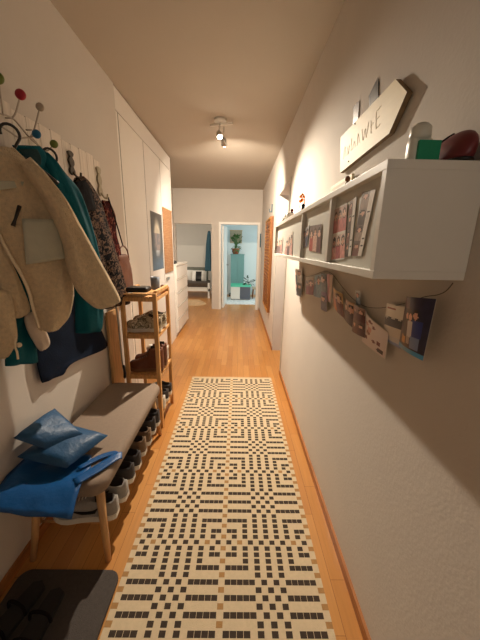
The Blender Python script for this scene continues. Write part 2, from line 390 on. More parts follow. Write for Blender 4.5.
# ------------------------------------------------------------------ built-in wardrobe on the left
W0, W1 = 2.602, 4.48
wd = empty('built_in_wardrobe', ((XL+XN)/2, (W0+W1)/2, 0), 'tall white built-in wardrobe with three flush doors on the left', 'wardrobe')
MB().box(XN+.002, XL-.05, W0, W1, 0, 2.648).build('carcass', M['white'], wd)
seams = [2.645, 3.27, 3.89, 4.455]
MB().box(XL-.05, XL, W0, W1, 2.485, 2.648).build('frieze', M['white'], wd)
MB().box(XL-.05, XL, W0, seams[0]-.007, 0.08, 2.478).box(XL-.05, XL, seams[3]+.007, W1, 0, 2.479).box(XL-.05, XL, W0, seams[3], 0, .075).build('face_frame', M['white'], wd)
sl_ = MB()  # black strips paint the shade inside the door gaps
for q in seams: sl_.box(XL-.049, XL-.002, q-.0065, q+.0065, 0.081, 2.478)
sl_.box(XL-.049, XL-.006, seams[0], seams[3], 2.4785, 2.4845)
sl_.build('gap_shade', M['soleblack'], wd)
for k in range(3):
    dr = MB().box(XL-.05, XL, seams[k]+.007, seams[k+1]-.007, 0.081, 2.478).build('door', M['white'], wd)
    if k == 2:
        MB().box(XL, XL+.02, 3.955, 4.10, .985, 1.025, bev=.004).build('handle', M['chrome'], dr)
ps = empty('poster', (XL+.004, 3.61, 1.16), 'tall blue grey poster with a pale oval figure on the wardrobe door', 'poster')
def raster(c00, c10, c01, c11, nu, nv, fn, back=True, th=0.0012, curl=0.0):
    """flat print: corners (u,v) 00 bottom-left, 10 bottom-right, 01 top-left, 11 top-right; each cell one colour."""
    c00, c10, c01, c11 = map(Vector, (c00, c10, c01, c11)); mb = MB(); mb.col = []
    nrm = (c10-c00).cross(c01-c00).normalized()
    def P(u, v, off=0): return (c00*(1-u)+c10*u)*(1-v)+(c01*(1-u)+c11*u)*v + nrm*(off + curl*math.sin(u*PI)*(0.4+0.6*v))
    vs_ = [P(i/nu, j/nv, th) for j in range(nv+1) for i in range(nu+1)]
    fs = []
    for j in range(nv):
        for i in range(nu):
            a = j*(nu+1)+i; fs.append((a, a+1, a+nu+2, a+nu+1)); mb.col.append(lin(fn((i+.5)/nu, (j+.5)/nv)))
    mb.add(vs_, fs, 0)
    vs2 = [P(i/nu, j/nv, 0) for j in range(nv+1) for i in range(nu+1)]; o = len(mb.v); fs = []
    for j in range(nv):
        for i in range(nu):
            a = j*(nu+1)+i; fs.append((a+nu+1, a+nu+2, a+1, a)); mb.col.append((.6, .57, .5))
    mb.add(vs2, fs, 0)
    edge = [i for i in range(nu)]
    N = (nu+1)*(nv+1)
    ring = [i for i in range(nu+1)] + [(j*(nu+1)+nu) for j in range(1, nv+1)] + [nv*(nu+1)+i for i in range(nu-1, -1, -1)] + [j*(nu+1) for j in range(nv-1, 0, -1)]
    base = len(mb.v) - 2*N
    for q in range(len(ring)):
        a, b = ring[q], ring[(q+1) % len(ring)]
        mb.f.append([base+a, base+N+a, base+N+b, base+b]); mb.m.append(0); mb.col.append((.6, .57, .5))
    return mb
def rnd(seed):
    def f(u, v, s=1.0): return 0.5+0.5*noise.noise(Vector((u*s, v*s, seed*3.7)))
    return f
def poster_fn(u, v):
    q = rnd(3); k = 0.9+0.2*q(u, v, 14)
    t = min(1, max(0, (v-.12)/.25)); base = [84*(1-t)+72*t, 102*(1-t)+68*t, 122*(1-t)+64*t]
    e = math.sqrt(((u-.5)/.34)**2+((v-.56)/.36)**2); m_ = min(1, max(0, (1.05-e)/.4))
    fig = (200, 188, 164) if v > .66 else ((150, 132, 124) if q(u, v, 9) > .5 else (120, 114, 114))
    if .26 < v < .36 and abs(u-.5) < .2: fig = (186, 188, 190)
    return tuple(min(255, (b_*(1-m_)+f_*m_)*k) for b_, f_ in zip(base, fig))
raster((XL+.003, 3.37, 1.16), (XL+.003, 3.855, 1.16), (XL+.003, 3.37, 1.825), (XL+.003, 3.855, 1.825), 26, 40, poster_fn).build('sheet', M['print'], ps, recalc=False)
MB().box(XL+.0005, XL+.003, 3.36, 3.865, 1.15, 1.835).build('mount', M['white'], ps)
rt = empty('woven_cane_panel', (XL+.01, 4.15, 1.08), 'pinkish woven cane panel hung on the last wardrobe door', 'wall panel')
MB().box(XL+.001, XL+.016, 3.915, 4.385, 1.085, 1.925, bev=.004).build('cane_weave', M['rattan'], rt)
MB().tube([(XL+.012, 3.91, 1.925), (XL+.012, 4.40, 1.925)], .008, 8).build('hanging_rod', M['birchy'], rt)

# chest of drawers
ch = empty('chest_of_drawers', (-1.19, 4.99, 0), 'tall narrow white chest of drawers past the wardrobe', 'chest of drawers')
CX0, CX1, CY0, CY1, CZ = -1.42, -0.975, 4.50, 5.45, 1.17
MB().box(CX0, CX1, CY0, CY1, 0.06, CZ-.02).build('carcass', M['white'], ch)
MB().box(CX0, CX1+.022, CY0-.005, CY1+.005, CZ-.02, CZ, bev=.003).build('top', M['white'], ch)
MB().box(CX0+.02, CX1-.03, CY0+.02, CY1-.02, 0, .06).build('plinth', M['white'], ch)
nd = 5; hgt = (CZ-.02-.07)/nd
for k in range(nd):
    z0 = .07+k*hgt
    dr = MB().box(CX1, CX1+.018, CY0+.004, CY1-.004, z0+.008, z0+hgt-.008, bev=.003).build('drawer', M['white'], ch)
    MB().box(CX1+.012, CX1+.024, CY0+.004, CY1-.004, z0+hgt-.02, z0+hgt-.009, bev=.003).build('pull_lip', M['trimgrey'], dr)
so = empty('sunglasses_case', (-1.05, 4.66, CZ), 'small dark rounded case lying on the white chest of drawers', 'case')
MB().box(-1.10, -1.0, 4.62, 4.78, CZ, CZ+.045, bev=.02).build('shell', M['black'], so, smooth=True)
MB().box(-1.101, -0.999, 4.619, 4.781, CZ+.022, CZ+.026).build('seam', M['iron'], so)

# ------------------------------------------------------------------ ceiling lamp
LP = Vector((-0.20, 3.20, 0))
lp = empty('ceiling_spotlight', (LP.x, LP.y, ZC), 'ceiling lamp with two small spot heads, one glowing towards the viewer', 'ceiling lamp')
MB().lathe([(.055, -.028), (.06, -.022), (.06, 0)], (LP.x+.0, LP.y, ZC), 28).build('ceiling_plate', M['white'], lp, smooth=True)
MB().tube([(LP.x-.10, LP.y+.03, ZC-.045), (LP.x+.12, LP.y-.03, ZC-.045)], .011, 10).tube([(LP.x, LP.y, ZC-.03), (LP.x, LP.y, ZC-.045)], .012, 10).build('bar', M['white'], lp, smooth=True)
def spot_head(base, aim, bulb_r, lit_back, nm):
    """small cylindrical head on a stalk; its bulb sits at the open mouth, the light leaves along aim"""
    aim = Vector(aim).normalized(); base = Vector(base)
    hd = MB().lathe([(.008, -.075), (.020, -.070), (.026, -.05), (.028, .0), (.0255, .0), (.022, -.045), (.004, -.055)], base, 20, axis=aim)
    hd.tube([base-aim*.05+Vector((0, 0, .02)), (base.x, base.y-aim.y*.05, ZC-.045)], .005, 8)
    h_ = hd.build('spot_head', M['chrome'], lp, smooth=True)
    MB().ball(base-aim*.004, bulb_r, n=12).build('bulb', BULB, h_)
    return aim
BULB = bulb_mat()
def spot_light(name, p, aim, power, size, blend):
    l = bpy.data.lights.new(name, 'SPOT'); l.energy = power; l.color = LAMP_COLOR; l.spot_size = math.radians(size); l.spot_blend = blend
    l.shadow_soft_size = .02
    o = bpy.data.objects.new(name, l); C.objects.link(o); o.location = p
    o.rotation_euler = Vector(aim).to_track_quat('-Z', 'Y').to_euler()
p1 = Vector((LP.x, LP.y-.04, ZC-.17)); a1 = spot_head(p1, (.28, -.68, -1.0), .022, True, 'front')
p2 = Vector((LP.x+.035, LP.y+.10, ZC-.195)); a2 = spot_head(p2, (.10, 1, -.75), .022, True, 'rear')
spot_light('spot_front', p1+a1*.028, a1, FRONT_W, 102, 1.0)
spot_light('spot_rear', p2+a2*.028, a2, REAR_W, 136, 1.0)

# ------------------------------------------------------------------ runner rug
RX_0, RX_1, RY0, RY1 = -0.500, 0.397, 0.30, 3.0
NCOL = 33; CWD = (RX_1-RX_0)/NCOL; PITCH = 0.0295
def rug_row(i):                                # i: row counted from a diamond's middle row, towards the viewer
    i = i % 16; h = {}
    def D(n):
        for c in range(1, n+1): h[c] = 1; h[16-c] = 1
    if i == 0:
        for c in (1, 5, 11, 15): h[c] = 1
        for c in (3, 7, 9, 13): h[c] = 1
        h[3] = 2; h[13] = 2
    elif i in (1, 15):
        for c in (2, 4, 6, 8, 10, 12, 14): h[c] = 1
        h[0] = 2; h[16] = 2
    elif i in (2, 14):
        D(2)
        for c in (4, 6, 8, 10, 12): h[c] = 1
    elif i in (3, 13):
        for c in (4, 6, 8, 10, 12): h[c] = 1
        h[0] = 2; h[16] = 2
    elif i in (4, 12):
        D(4)
        for c in (6, 8, 10): h[c] = 1
    elif i % 2 == 1:
        for c in (6, 8, 10): h[c] = 1
        h[0] = 2; h[16] = 2
    else:
        D(5); h[7] = 1; h[9] = 1
    return h
rg = empty('runner_rug', ((RX_0+RX_1)/2, (RY0+RY1)/2, 0), 'long cream runner rug with dark woven block pattern on the parquet', 'rug')
mb = MB(); mb.box(RX_0, RX_1, RY0, RY1, 0.0005, 0.007)
mb.f = [f for k, f in enumerate(mb.f) if k != 1]; mb.m = mb.m[:len(mb.f)]
xs = []
for c in range(NCOL): xs += [RX_0+c*CWD+CWD*.03, RX_0+c*CWD+CWD*.97]
xs = [RX_0] + xs[1:-1] + [RX_1]                # block, gap, block, ...
ys = []; rows = []
k0 = int((RY1-1.12)/PITCH)
for r in range(-k0, int((1.12-RY0)/PITCH)+1):
    yc = 1.12 - r*PITCH
    rows.append((yc+PITCH*.37, yc-PITCH*.37, rug_row(r)))
yb = RY1
def strip(y1, y0, fn):
    for c in range(2*NCOL-1):
        col = fn(c)
        mb.add([(xs[c], y0, .007), (xs[c+1], y0, .007), (xs[c+1], y1, .007), (xs[c], y1, .007)], [(0, 1, 2, 3)], col)
for (a, b, h) in rows:
    if a > RY1-.012 or b < RY0+.01: continue
    strip(yb, a, lambda c: 0)
    def f(c):
        if c % 2: return 0
        q = c//2
        q = q if q <= 16 else q-16
        return h.get(q, 0)
    strip(a, b, f); yb = b
strip(yb, RY0, lambda c: 0)
mb.build('woven_pile', [M['cream'], M['ink'], M['ochre']], rg, recalc=False)
fr = MB()
x = RX_0+.004
while x < RX_1-.004:
    fr.box(x, x+.004, RY1, RY1+.018, .001, .005); x += .0085
fringe = fr.build('fringe', M['cream'], rg); fringe['kind'] = 'stuff'

# ------------------------------------------------------------------ bench
BX0, BX1, BY0, BY1, BZ = -0.955, -0.565, 1.01, 1.985, 0.45
bn = empty('bench', ((BX0+BX1)/2, (BY0+BY1)/2, 0), 'long wooden bench with taupe upholstered seat and shoe rack against the left wall', 'bench')
def rounded_slab(x0, x1, y0, y1, z0, z1, r, e, mb=None):
    mb = mb or MB(); pts = []
    for cx, cy, a0 in ((x1-r, y1-r, 0), (x0+r, y1-r, 90), (x0+r, y0+r, 180), (x1-r, y0+r, 270)):
        for k in range(9): pts.append((cx, cy, math.radians(a0+90*k/8)))
    rings = []
    for k in range(11):
        a = -PI/2+PI*k/10; ins = e*(1-math.cos(a)); z = (z0+e if a < 0 else z1-e)+e*math.sin(a)
        rings.append([(cx+(r-ins)*math.cos(t), cy+(r-ins)*math.sin(t), z) for cx, cy, t in pts])
    n = len(pts); fs = []
    for i in range(10):
        for j in range(n): fs.append((i*n+j, i*n+(j+1) % n, (i+1)*n+(j+1) % n, (i+1)*n+j))
    fs.append(tuple(range(n-1, -1, -1))); fs.append(tuple(10*n+j for j in range(n)))
    mb.add([p for rg_ in rings for p in rg_], fs); return mb
rounded_slab(BX0, BX1, BY0, BY1, BZ-.075, BZ, .07, .03).build('seat', M['seat'], bn, smooth=True)
MB().box(BX0+.05, BX1-.05, BY0+.06, BY1-.06, BZ-.10, BZ-.07).build('seat_frame', M['birchy'], bn)
legs = [((-.62, 1.085, .37), (-.592, 1.035, 0)), ((-.90, 1.085, .37), (-.945, 1.035, 0)), ((-.62, 1.90, .37), (-.592, 1.965, 0)), ((-.90, 1.90, .37), (-.945, 1.965, 0))]
for a, b in legs: MB().tube([a, b], [.020, .013], 14).build('leg', M['birch'], bn, smooth=True)
RZ = .165
for xx in (-.605, -.925): MB().tube([(xx, 1.055, RZ), (xx, 1.94, RZ)], .008, 10).build('rail', M['birchy'], bn, smooth=True)
for k in range(9):
    yy = 1.09+k*.102
    MB().tube([(-.925, yy, RZ), (-.605, yy, RZ)], .006, 8).build('rack_rod', M['birchy'], bn, smooth=True)

# ------------------------------------------------------------------ shoes
def shoe_parts(root, upper, sole, lining, lace, L=.285, Wd=.092, collar=.085, toe=.055, st=.03, mark=None, boot=False):
    """heel at +x, toe at -x, standing on z=0"""
    def half(s):
        pts = [(0, .20), (.04, .30), (.12, .36), (.25, .38), (.4, .36), (.55, .40), (.7, .48), (.82, .46), (.92, .36), (.98, .2), (1, .08)]
        for (a, b), (c, d_) in zip(pts, pts[1:]):
            if a <= s <= c: return (b+(d_-b)*(s-a)/(c-a))*Wd*1.05
        return .02
    ns = 22; S = [i/(ns-1) for i in range(ns)]
    X = lambda s: L*(.5-s)
    mb = MB(); n = 16; rings = []
    for s in S:
        h = half(s)+.004; spring = .014*max(0, (s-.72)/.28)**2
        rings.append([(X(s), -h, spring+.003), (X(s), -h*1.0, spring+st*.5), (X(s), -h, spring+st), (X(s), h, spring+st), (X(s), h, spring+st*.5), (X(s), h, spring+.003)])
    fs = []; m_ = 6
    for i in range(ns-1):
        for j in range(m_): fs.append((i*m_+j, i*m_+(j+1) % m_, (i+1)*m_+(j+1) % m_, (i+1)*m_+j))
    fs.append(tuple(range(m_))); fs.append(tuple((ns-1)*m_+j for j in range(m_-1, -1, -1)))
    mb.add([p for r in rings for p in r], fs); mb.build('sole', sole, root, local=True, smooth=False)
    mb = MB(); rings = []; opn = []
    for s in S:
        h = half(s); spring = .014*max(0, (s-.72)/.28)**2
        if s < .42:
            H = collar*(1.0-.25*math.sin(min(1, s/.3)*PI)*.6) if not boot else collar
            if s > .3 and not boot: H = collar*(1.0+.1*(s-.3)/.12)
        else:
            t = (s-.42)/.58; H0 = collar*1.1 if not boot else collar*.62
            H = toe*.75+(H0-toe*.75)*(1-t)**1.25 if t < .75 else (toe*.75+(H0-toe*.75)*(.25)**1.25)*math.sqrt(max(0.02, 1-((t-.75)/.27)**2))
        H = max(H, .012); z0 = spring+st-.004; is_open = .05 < s < .40; opn.append(is_open)
        r = []
        if is_open:
            hi = h*.80
            for (u, v) in ((-1, 0), (-1.04, .35), (-1.0, .7), (-.92, .95), (-.84, 1.0)): r.append((X(s), h*u, z0+H*v))
            for (u, v) in ((-.72, .9), (-.6, .25), (0, .15), (.6, .25), (.72, .9)): r.append((X(s), h*u, z0+H*v))
            for (u, v) in ((.84, 1.0), (.92, .95), (1.0, .7), (1.04, .35), (1, 0)): r.append((X(s), h*u, z0+H*v))
        else:
            for k in range(15):
                a = PI-PI*k/14; ca, sa = math.cos(a), math.sin(a)
                r.append((X(s), h*1.02*math.copysign(abs(ca)**.6, ca), z0+H*abs(sa)**.75))
        rings.append(r)
    vs_ = [p for r in rings for p in r]; m_ = 15
    for i in range(ns-1):
        for j in range(m_-1):
            q = [(i*m_+j, i*m_+j+1, (i+1)*m_+j+1, (i+1)*m_+j)]
            lin_ = 4 <= j <= 9 and (opn[i] and opn[i+1])
            if not mb.v: mb.v = [Vector(p) for p in vs_]
            mb.f.append(list(q[0])); mb.m.append(1 if lin_ else 0)
    mb.f.append(list(range(m_))); mb.m.append(0); mb.f.append([(ns-1)*m_+j for j in range(m_-1, -1, -1)]); mb.m.append(0)
    up = mb.build('upper', [upper, lining], root, local=True, smooth=True)
    lb = MB()
    for k in range(5):
        s = .46+k*.055; t = (s-.42)/.58; H0 = collar*1.1 if not boot else collar*.62
        H = toe*.75+(H0-toe*.75)*(1-t)**1.25; z = st-.004+H; ww = half(s)*.55
        lb.tube([(X(s)+.004, -ww, z-.010), (X(s), -ww*.5, z+.001), (X(s)-.004, ww*.5, z+.001), (X(s), ww, z-.010)], .0028, 6)
    lb.build('laces', lace, root, local=True, smooth=True)
    if mark:
        for sd in (-1, 1):
            pm = MB(); zz = st+.016
            poly = [(.10, .032), (.06, .012), (.02, .008), (-.03, .016), (-.085, .034), (-.03, .008), (.0, -.006), (.04, -.008), (.075, -.002)]
            pts = []
            for (xx, zc_) in poly:
                s = .5-(xx*.8)/L; pts.append((xx*.8, sd*(half(s)*1.03+.001), zz+.008+zc_))
            pm.prism(pts, (0, sd*.002, 0)).build('side_mark', mark, root, local=True)
def shoe(loc, rz, label, group, upper, sole, lace='lace', name='sneaker', **kw):
    r = empty(name, loc, label, 'boot' if kw.get('boot') else 'shoe', group, rz)
    shoe_parts(r, M[upper], M[sole], M['lining'], M[lace], **kw); return r
def mate(src, loc, rz, label):
    r = copy_tree(src); r.location = loc; r.rotation_euler.z = rz; r['label'] = label; return r
G = 'shoes on the rack under the bench'
sz = RZ+.0085
s1 = shoe((-.715, 1.115, sz), .06, 'light grey sneaker with dark curved side mark, nearest on the bench rack', G, 'sh_grey', 'sole', mark=M['black'], L=.30)
mate(s1, (-.705, 1.222, sz), -.03, 'second light grey sneaker from the near end of the bench rack')
s2 = shoe((-.705, 1.332, sz), .04, 'charcoal sneaker with white sole, third shoe from the near end of the bench rack', G, 'sh_dark', 'sole')
mate(s2, (-.702, 1.438, sz), -.02, 'charcoal sneaker with white sole, fourth shoe from the near end of the bench rack')
s3 = shoe((-.705, 1.545, sz), .03, 'taupe suede shoe with pale rubber sole, fifth on the bench rack', G, 'sh_brown', 'sole', collar=.095)
mate(s3, (-.702, 1.65, sz), -.04, 'taupe suede shoe with pale rubber sole, sixth on the bench rack')
s4 = shoe((-.705, 1.755, sz), .04, 'dark grey high-collared shoe with white sole, seventh on the bench rack', G, 'sh_dark', 'sole', 'lacedark', collar=.10)
mate(s4, (-.702, 1.858, sz), -.03, 'dark grey high-collared shoe with white sole, farthest on the bench rack')

# ------------------------------------------------------------------ grey mat with slippers in the dark corner
gm = rounded_slab(-.955, -.508, .10, .985, 0.0005, .018, .05, .007).build('floor_mat', M['mat'], smooth=True)
tag(gm, 'dark grey floor mat with rounded corner beside the rug in the dark near corner', 'mat')
def sandal(loc, rz, label):
    r = empty('sandal', loc, label, 'sandal', None, rz)
    pl = [(-.13, .0), (-.115, .032), (-.07, .045), (0, .038), (.06, .034), (.115, .03), (.13, 0), (.115, -.03), (.06, -.034), (0, -.036), (-.07, -.043), (-.115, -.032)]
    MB().prism([(x_, y_, .0) for x_, y_ in pl], (0, 0, .02)).build('sole', M['soleblack'], r, local=True)
    for x_ in (-.06, .02):
        MB().tube(cr([(x_, -.042, .015), (x_, -.035, .05), (x_, 0, .062), (x_, .035, .05), (x_, .042, .015)], 4), .006, 8).build('strap', M['charcoal'], r, local=True, smooth=True)
    return r
sandal((-.86, .80, .0185), 1.3, 'dark strappy sandal on the grey mat, nearer the wall')
sandal((-.745, .77, .0185), 1.5, 'dark strappy sandal on the grey mat, nearer the rug')

# ------------------------------------------------------------------ blue bags on the bench
def draped(rows, th=.004, wob=.006, seed=1, name='x'):
    """sheet with thickness from rows of points (bottom layer follows top)"""
    R = [cr(r, 4) for r in rows]; n = len(R[0]); cols = [cr([R[i][j] for i in range(len(R))], 4) for j in range(n)]
    m_ = len(cols[0]); mb = MB(); top_ = []; 
    for j in range(n):
        for i in range(m_):
            p = cols[j][i].copy(); p.z += wob*noise.noise(p*14+Vector((seed, 0, 0))); top_.append(p)
    fs = []
    for j in range(n-1):
        for i in range(m_-1): fs.append((j*m_+i, (j+1)*m_+i, (j+1)*m_+i+1, j*m_+i+1))
    N = len(top_)
    bt = [p+Vector((0, 0, -th)) for p in top_]
    fs2 = [tuple(N+k for k in reversed(f)) for f in fs]
    per = [i for i in range(m_)] + [j*m_+m_-1 for j in range(1, n)] + [(n-1)*m_+i for i in range(m_-2, -1, -1)] + [j*m_ for j in range(n-2, 0, -1)]
    fs3 = [(per[k], per[(k+1) % len(per)], N+per[(k+1) % len(per)], N+per[k]) for k in range(len(per))]
    mb.add(top_+bt, fs+fs2+fs3); return mb
b1 = empty('shopping_bag', (-.78, 1.04, BZ), 'flat bright blue shopping bag draped over the near end of the bench', 'bag')
z = BZ+.006
draped([[(-.965, 1.16, z+.03), (-.88, 1.19, z+.005), (-.78, 1.20, z), (-.70, 1.19, z)],
        [(-.972, 1.06, z+.03), (-.88, 1.08, z+.005), (-.78, 1.09, z), (-.66, 1.10, z)],
        [(-.972, .98, z+.02), (-.88, .99, z+.01), (-.78, 1.0, z+.008), (-.655, 1.02, z+.004)],
        [(-.965, .90, z-.01), (-.87, .895, z-.02), (-.75, .89, z-.03), (-.635, .895, z-.04)]], .006, .01).build('bag_body', M['blue'], b1, smooth=True)
draped([[(-.70, 1.03, z+.012), (-.64, 1.12, z+.008), (-.585, 1.20, z+.006), (-.56, 1.215, z+.0)],
        [(-.665, 1.00, z+.010), (-.60, 1.09, z+.006), (-.555, 1.165, z+.002), (-.545, 1.175, z-.006)]], .004, .003).build('strap', M['blue'], b1, smooth=True)
draped([[(-.72, 1.10, z+.012), (-.66, 1.18, z+.008), (-.60, 1.215, z+.006), (-.57, 1.205, z+.004)],
        [(-.70, 1.085, z+.010), (-.645, 1.155, z+.006), (-.60, 1.185, z+.004), (-.575, 1.18, z+.004)]], .004, .003).build('strap', M['blue'], b1, smooth=True)
b2 = empty('folded_bag', (-.80, 1.17, BZ), 'folded dark blue nylon bag resting on the flat blue bag', 'bag')
def pad(corners, z0, z1, mat_, name, par, seed):
    rows = 14; mb = MB(); c = [Vector(p) for p in corners]; top_ = []; bot_ = []
    for j in range(rows+1):
        for i in range(rows+1):
            u, v = i/rows, j/rows
            p = (c[0]*(1-u)+c[1]*u)*(1-v)+(c[3]*(1-u)+c[2]*u)*v
            e = (max(0, 4*u*(1-u))*max(0, 4*v*(1-v)))**.3
            top_.append(p+Vector((0, 0, z0+(z1-z0)*(.35+.65*e)+.008*e*noise.noise(p*16+Vector((seed, 0, 0))))))
            bot_.append(p+Vector((0, 0, z0+(z1-z0)*.3*(1-e))))
    n = rows+1; N = n*n; fs = []
    for j in range(rows):
        for i in range(rows):
            a = j*n+i; fs.append((a, a+1, a+n+1, a+n)); fs.append((N+a+n, N+a+n+1, N+a+1, N+a))
    per = [i for i in range(n)]+[j*n+n-1 for j in range(1, n)]+[(n-1)*n+i for i in range(n-2, -1, -1)]+[j*n for j in range(n-2, 0, -1)]
    fs += [(per[k], N+per[k], N+per[(k+1) % len(per)], per[(k+1) % len(per)]) for k in range(len(per))]
    mb.add(top_+bot_, fs); return mb.build(name, mat_, par, smooth=True)
zb = BZ+.012
def Q(px, py, z): p = on_z(px, py, z); return (max(p.x, -.968), p.y, 0)
def QZ(px, py, z): p = on_z(px, py, z); return (max(p.x, -.968), p.y, z)
pad([on_x(18, 461, -.962), QZ(67, 472, zb+.012), QZ(108, 439, zb+.012), QZ(70, 430, zb+.02)], 0, .062, M['bluegrey'], 'lower_fold', b2, 3)
pad([on_x(14, 441, -.962), QZ(46, 452, zb+.075), QZ(83, 436, zb+.065), on_x(55, 411, -.962)], 0, .045, M['bluegrey'], 'upper_fold', b2, 8)

# ------------------------------------------------------------------ shoe shelf
SX0, SX1, SY0, SY1, SZT = -.86, -.592, 2.055, 2.465, 1.11
sh = empty('shoe_shelf', ((SX0+SX1)/2, (SY0+SY1)/2, 0), 'tall slim oak shelf rack with shoes, between bench and wardrobe', 'shelf')
pt = .03
for xx in (SX0, SX1-pt):
    for yy in (SY0, SY1-pt): MB().box(xx, xx+pt, yy, yy+pt, 0, SZT, bev=.004).build('post', M['oak'], sh)
TZ = [.14, .47, .80, SZT-.025]
for k, tz in enumerate(TZ):
    tb = MB()
    for i in range(7):
        x_ = SX0+pt+i*(SX1-SX0-2*pt-.026)/6
        tb.box(x_, x_+.026, SY0+pt*.3, SY1-pt*.3, tz-.010, tz)
    t_ = tb.build('tier', M['oak'], sh)
    rb = MB()
    for yy in (SY0+.004, SY1-.026): rb.box(SX0+pt, SX1-pt, yy, yy+.022, tz-.034, tz-.0105)
    for xx in (SX0+.004, SX1-.026): rb.box(xx, xx+.022, SY0+pt, SY1-pt, tz-.034, tz-.0105)
    if k == 3:
        for xx in (SX0+.002, SX1-.026): rb.box(xx, xx+.024, SY0+pt, SY1-pt, SZT-.010, SZT+.018, bev=.003)
        rb.box(SX0+pt, SX1-pt, SY0+.002, SY0+.026, SZT-.010, SZT-.001)
    rb.build('side_rail', M['oak'], t_)
GS = 'shoes on the tall shelf'
a = shoe((-.725, 2.15, TZ[2]+.001), .05, 'mottled beige sneaker with pale sole, nearer one on the shelf\'s upper tier', GS, 'sh_camo', 'sole', L=.27, collar=.10, Wd=.10, toe=.06)
mate(a, (-.725, 2.30, TZ[2]+.001), -.05, 'mottled beige sneaker with pale sole, farther one on the shelf\'s upper tier')
a = shoe((-.725, 2.15, TZ[1]+.001), .05, 'brown leather ankle boot, nearer one on the shelf\'s middle tier', GS, 'bootleather', 'solebrown', 'lacedark', name='ankle_boot', boot=True, collar=.17, L=.27, Wd=.10, toe=.06)
mate(a, (-.725, 2.27, TZ[1]+.001), -.04, 'brown leather ankle boot, middle one on the shelf\'s middle tier')
g = empty('shoe_box', (-.68, 2.385, TZ[1]), 'small pale grey box beside the brown boots on the middle tier', 'box')
MB().box(-.78, -.61, 2.345, 2.425, TZ[1], TZ[1]+.10, bev=.003).build('box_body', M['trimgrey'], g); MB().box(-.783, -.607, 2.342, 2.428, TZ[1]+.10, TZ[1]+.125, bev=.003).build('lid', M['linen'], g)
a = shoe((-.72, 2.14, TZ[0]+.001), .04, 'white leather sneaker, nearest on the shelf\'s bottom tier', GS, 'sh_white', 'sole', L=.26)
b_ = shoe((-.72, 2.255, TZ[0]+.001), -.03, 'black and white sneaker, middle of the shelf\'s bottom tier', GS, 'sh_dark', 'sole', L=.26)
mate(b_, (-.72, 2.37, TZ[0]+.001), .03, 'black and white sneaker, farthest on the shelf\'s bottom tier')
# things on top of the shelf
bp = empty('black_pouch', (-.745, 2.16, SZT), 'flat black zip pouch lying on the shelf top', 'pouch')
rounded_slab(-.828, -.665, 2.09, 2.21, SZT, SZT+.038, .02, .014).build('pouch_body', M['black'], bp, smooth=True)
MB().tube([(-.825, 2.088, SZT+.02), (-.665, 2.088, SZT+.02)], .003, 6).build('zipper', M['iron'], bp)
cp = empty('cup', (-.655, 2.27, SZT), 'blue grey ceramic cup standing on the shelf top', 'cup')
MB().lathe([(.025, 0), (.031, .005), (.034, .05), (.035, .10), (.031, .10), (.030, .05), (.022, .012), (.0, .010)], (-.655, 2.27, SZT), 24).build('cup_body', M['cup'], cp, smooth=True)
tag(MB().lathe([(.012, 0), (.018, .006), (.018, .014), (.010, .022), (.0, .024)], (-.632, 2.40, SZT), 16).build('wooden_trinket', M['leather'], smooth=True), 'small brown wooden trinket on the far corner of the shelf top', 'ornament')
# board against the wall, long shoehorn
tag(MB().box(XL+.013, XL+.031, 2.06, 2.26, .0, .96, bev=.002).build('wooden_board', M['birch']), 'upright pale wooden board against the wall behind the shoe shelf', 'board')
hn = empty('long_shoehorn', (-.875, 2.02, .40), 'long curved metal shoehorn hanging beside the shelf', 'shoehorn')
MB().tube(cr([(-.885, 2.035, 1.08), (-.872, 2.03, .95), (-.868, 2.025, .75), (-.862, 2.02, .58), (-.85, 2.01, .46)], 5), .006, 8).build('shaft', M['chrome'], hn, smooth=True)
MB().tube(cr([(-.85, 2.01, .47), (-.848, 2.012, .52), (-.855, 2.016, .57)], 4), [.011]*4+[.009]*4+[.007], 10).build('grip', M['black'], hn, smooth=True)

# ------------------------------------------------------------------ coat rack on the left wall
rk = empty('coat_rack', (XL, 1.65, 1.78), 'whitewashed plank coat rack with coloured ball hooks on the left wall', 'coat rack')
pb = MB()
y = .95; k = 0
while y < 2.19:
    pb.box(XL+.001, XL+.018, y, min(y+.086, 2.19), 1.775+.004*(k % 2), 2.015-.005*((k*3) % 4)); y += .089; k += 1
pb.build('plank_backing', M['plank'], rk)
MB().box(XL+.0005, XL+.010, .94, 2.19, 1.80, 1.83).box(XL+.0005, XL+.010, .94, 2.19, 1.95, 1.98).build('batten', M['plank'], rk)
RXB = XL+.045
def W_(px, py, x): return on_x(px, py, x)
balls = [((-2, 78), 'grnball', .021), ((20.5, 94.5), 'red', .021), ((40, 107), 'greyball', .018), ((36.5, 134), 'blueball', .019), ((54, 144), 'grnball', .019)]
stems = [(3, 115), (12, 118), (30, 138), (26, 134), (44, 150)]
frm = MB()
e1 = cr([W_(-6, 112, RXB), W_(12, 118, RXB), W_(24, 131, RXB), W_(32, 140, RXB), W_(47, 152, RXB)], 5)
e2 = cr([W_(-6, 122, RXB), W_(10, 132, RXB), W_(20, 138, RXB), W_(33, 139, RXB), W_(46, 158, RXB)], 5)
frm.tube(e1, .0035, 8).tube(e2, .0035, 8)
for px, py in ((12, 118), (32, 130)): 
    p = W_(px, py, RXB); frm.tube([p, (XL+.018, p.y, p.z)], .0035, 8)
frm.build('wire_frame', M['wire'], rk, smooth=True)
for (b, bm_, r_), s_ in zip(balls, stems):
    pe = W_(b[0], b[1], RXB+.05); ps_ = W_(s_[0], s_[1], RXB)
    hk = MB().tube(cr([ps_, ps_*.6+pe*.4+Vector((.0, 0, -.012)), pe], 5), .0033, 8).build('wire_hook', M['wire'], rk, smooth=True)
    MB().ball(pe, r_, r_*.75, r_*.95, 16).build('ball', M[bm_], hk, smooth=True)
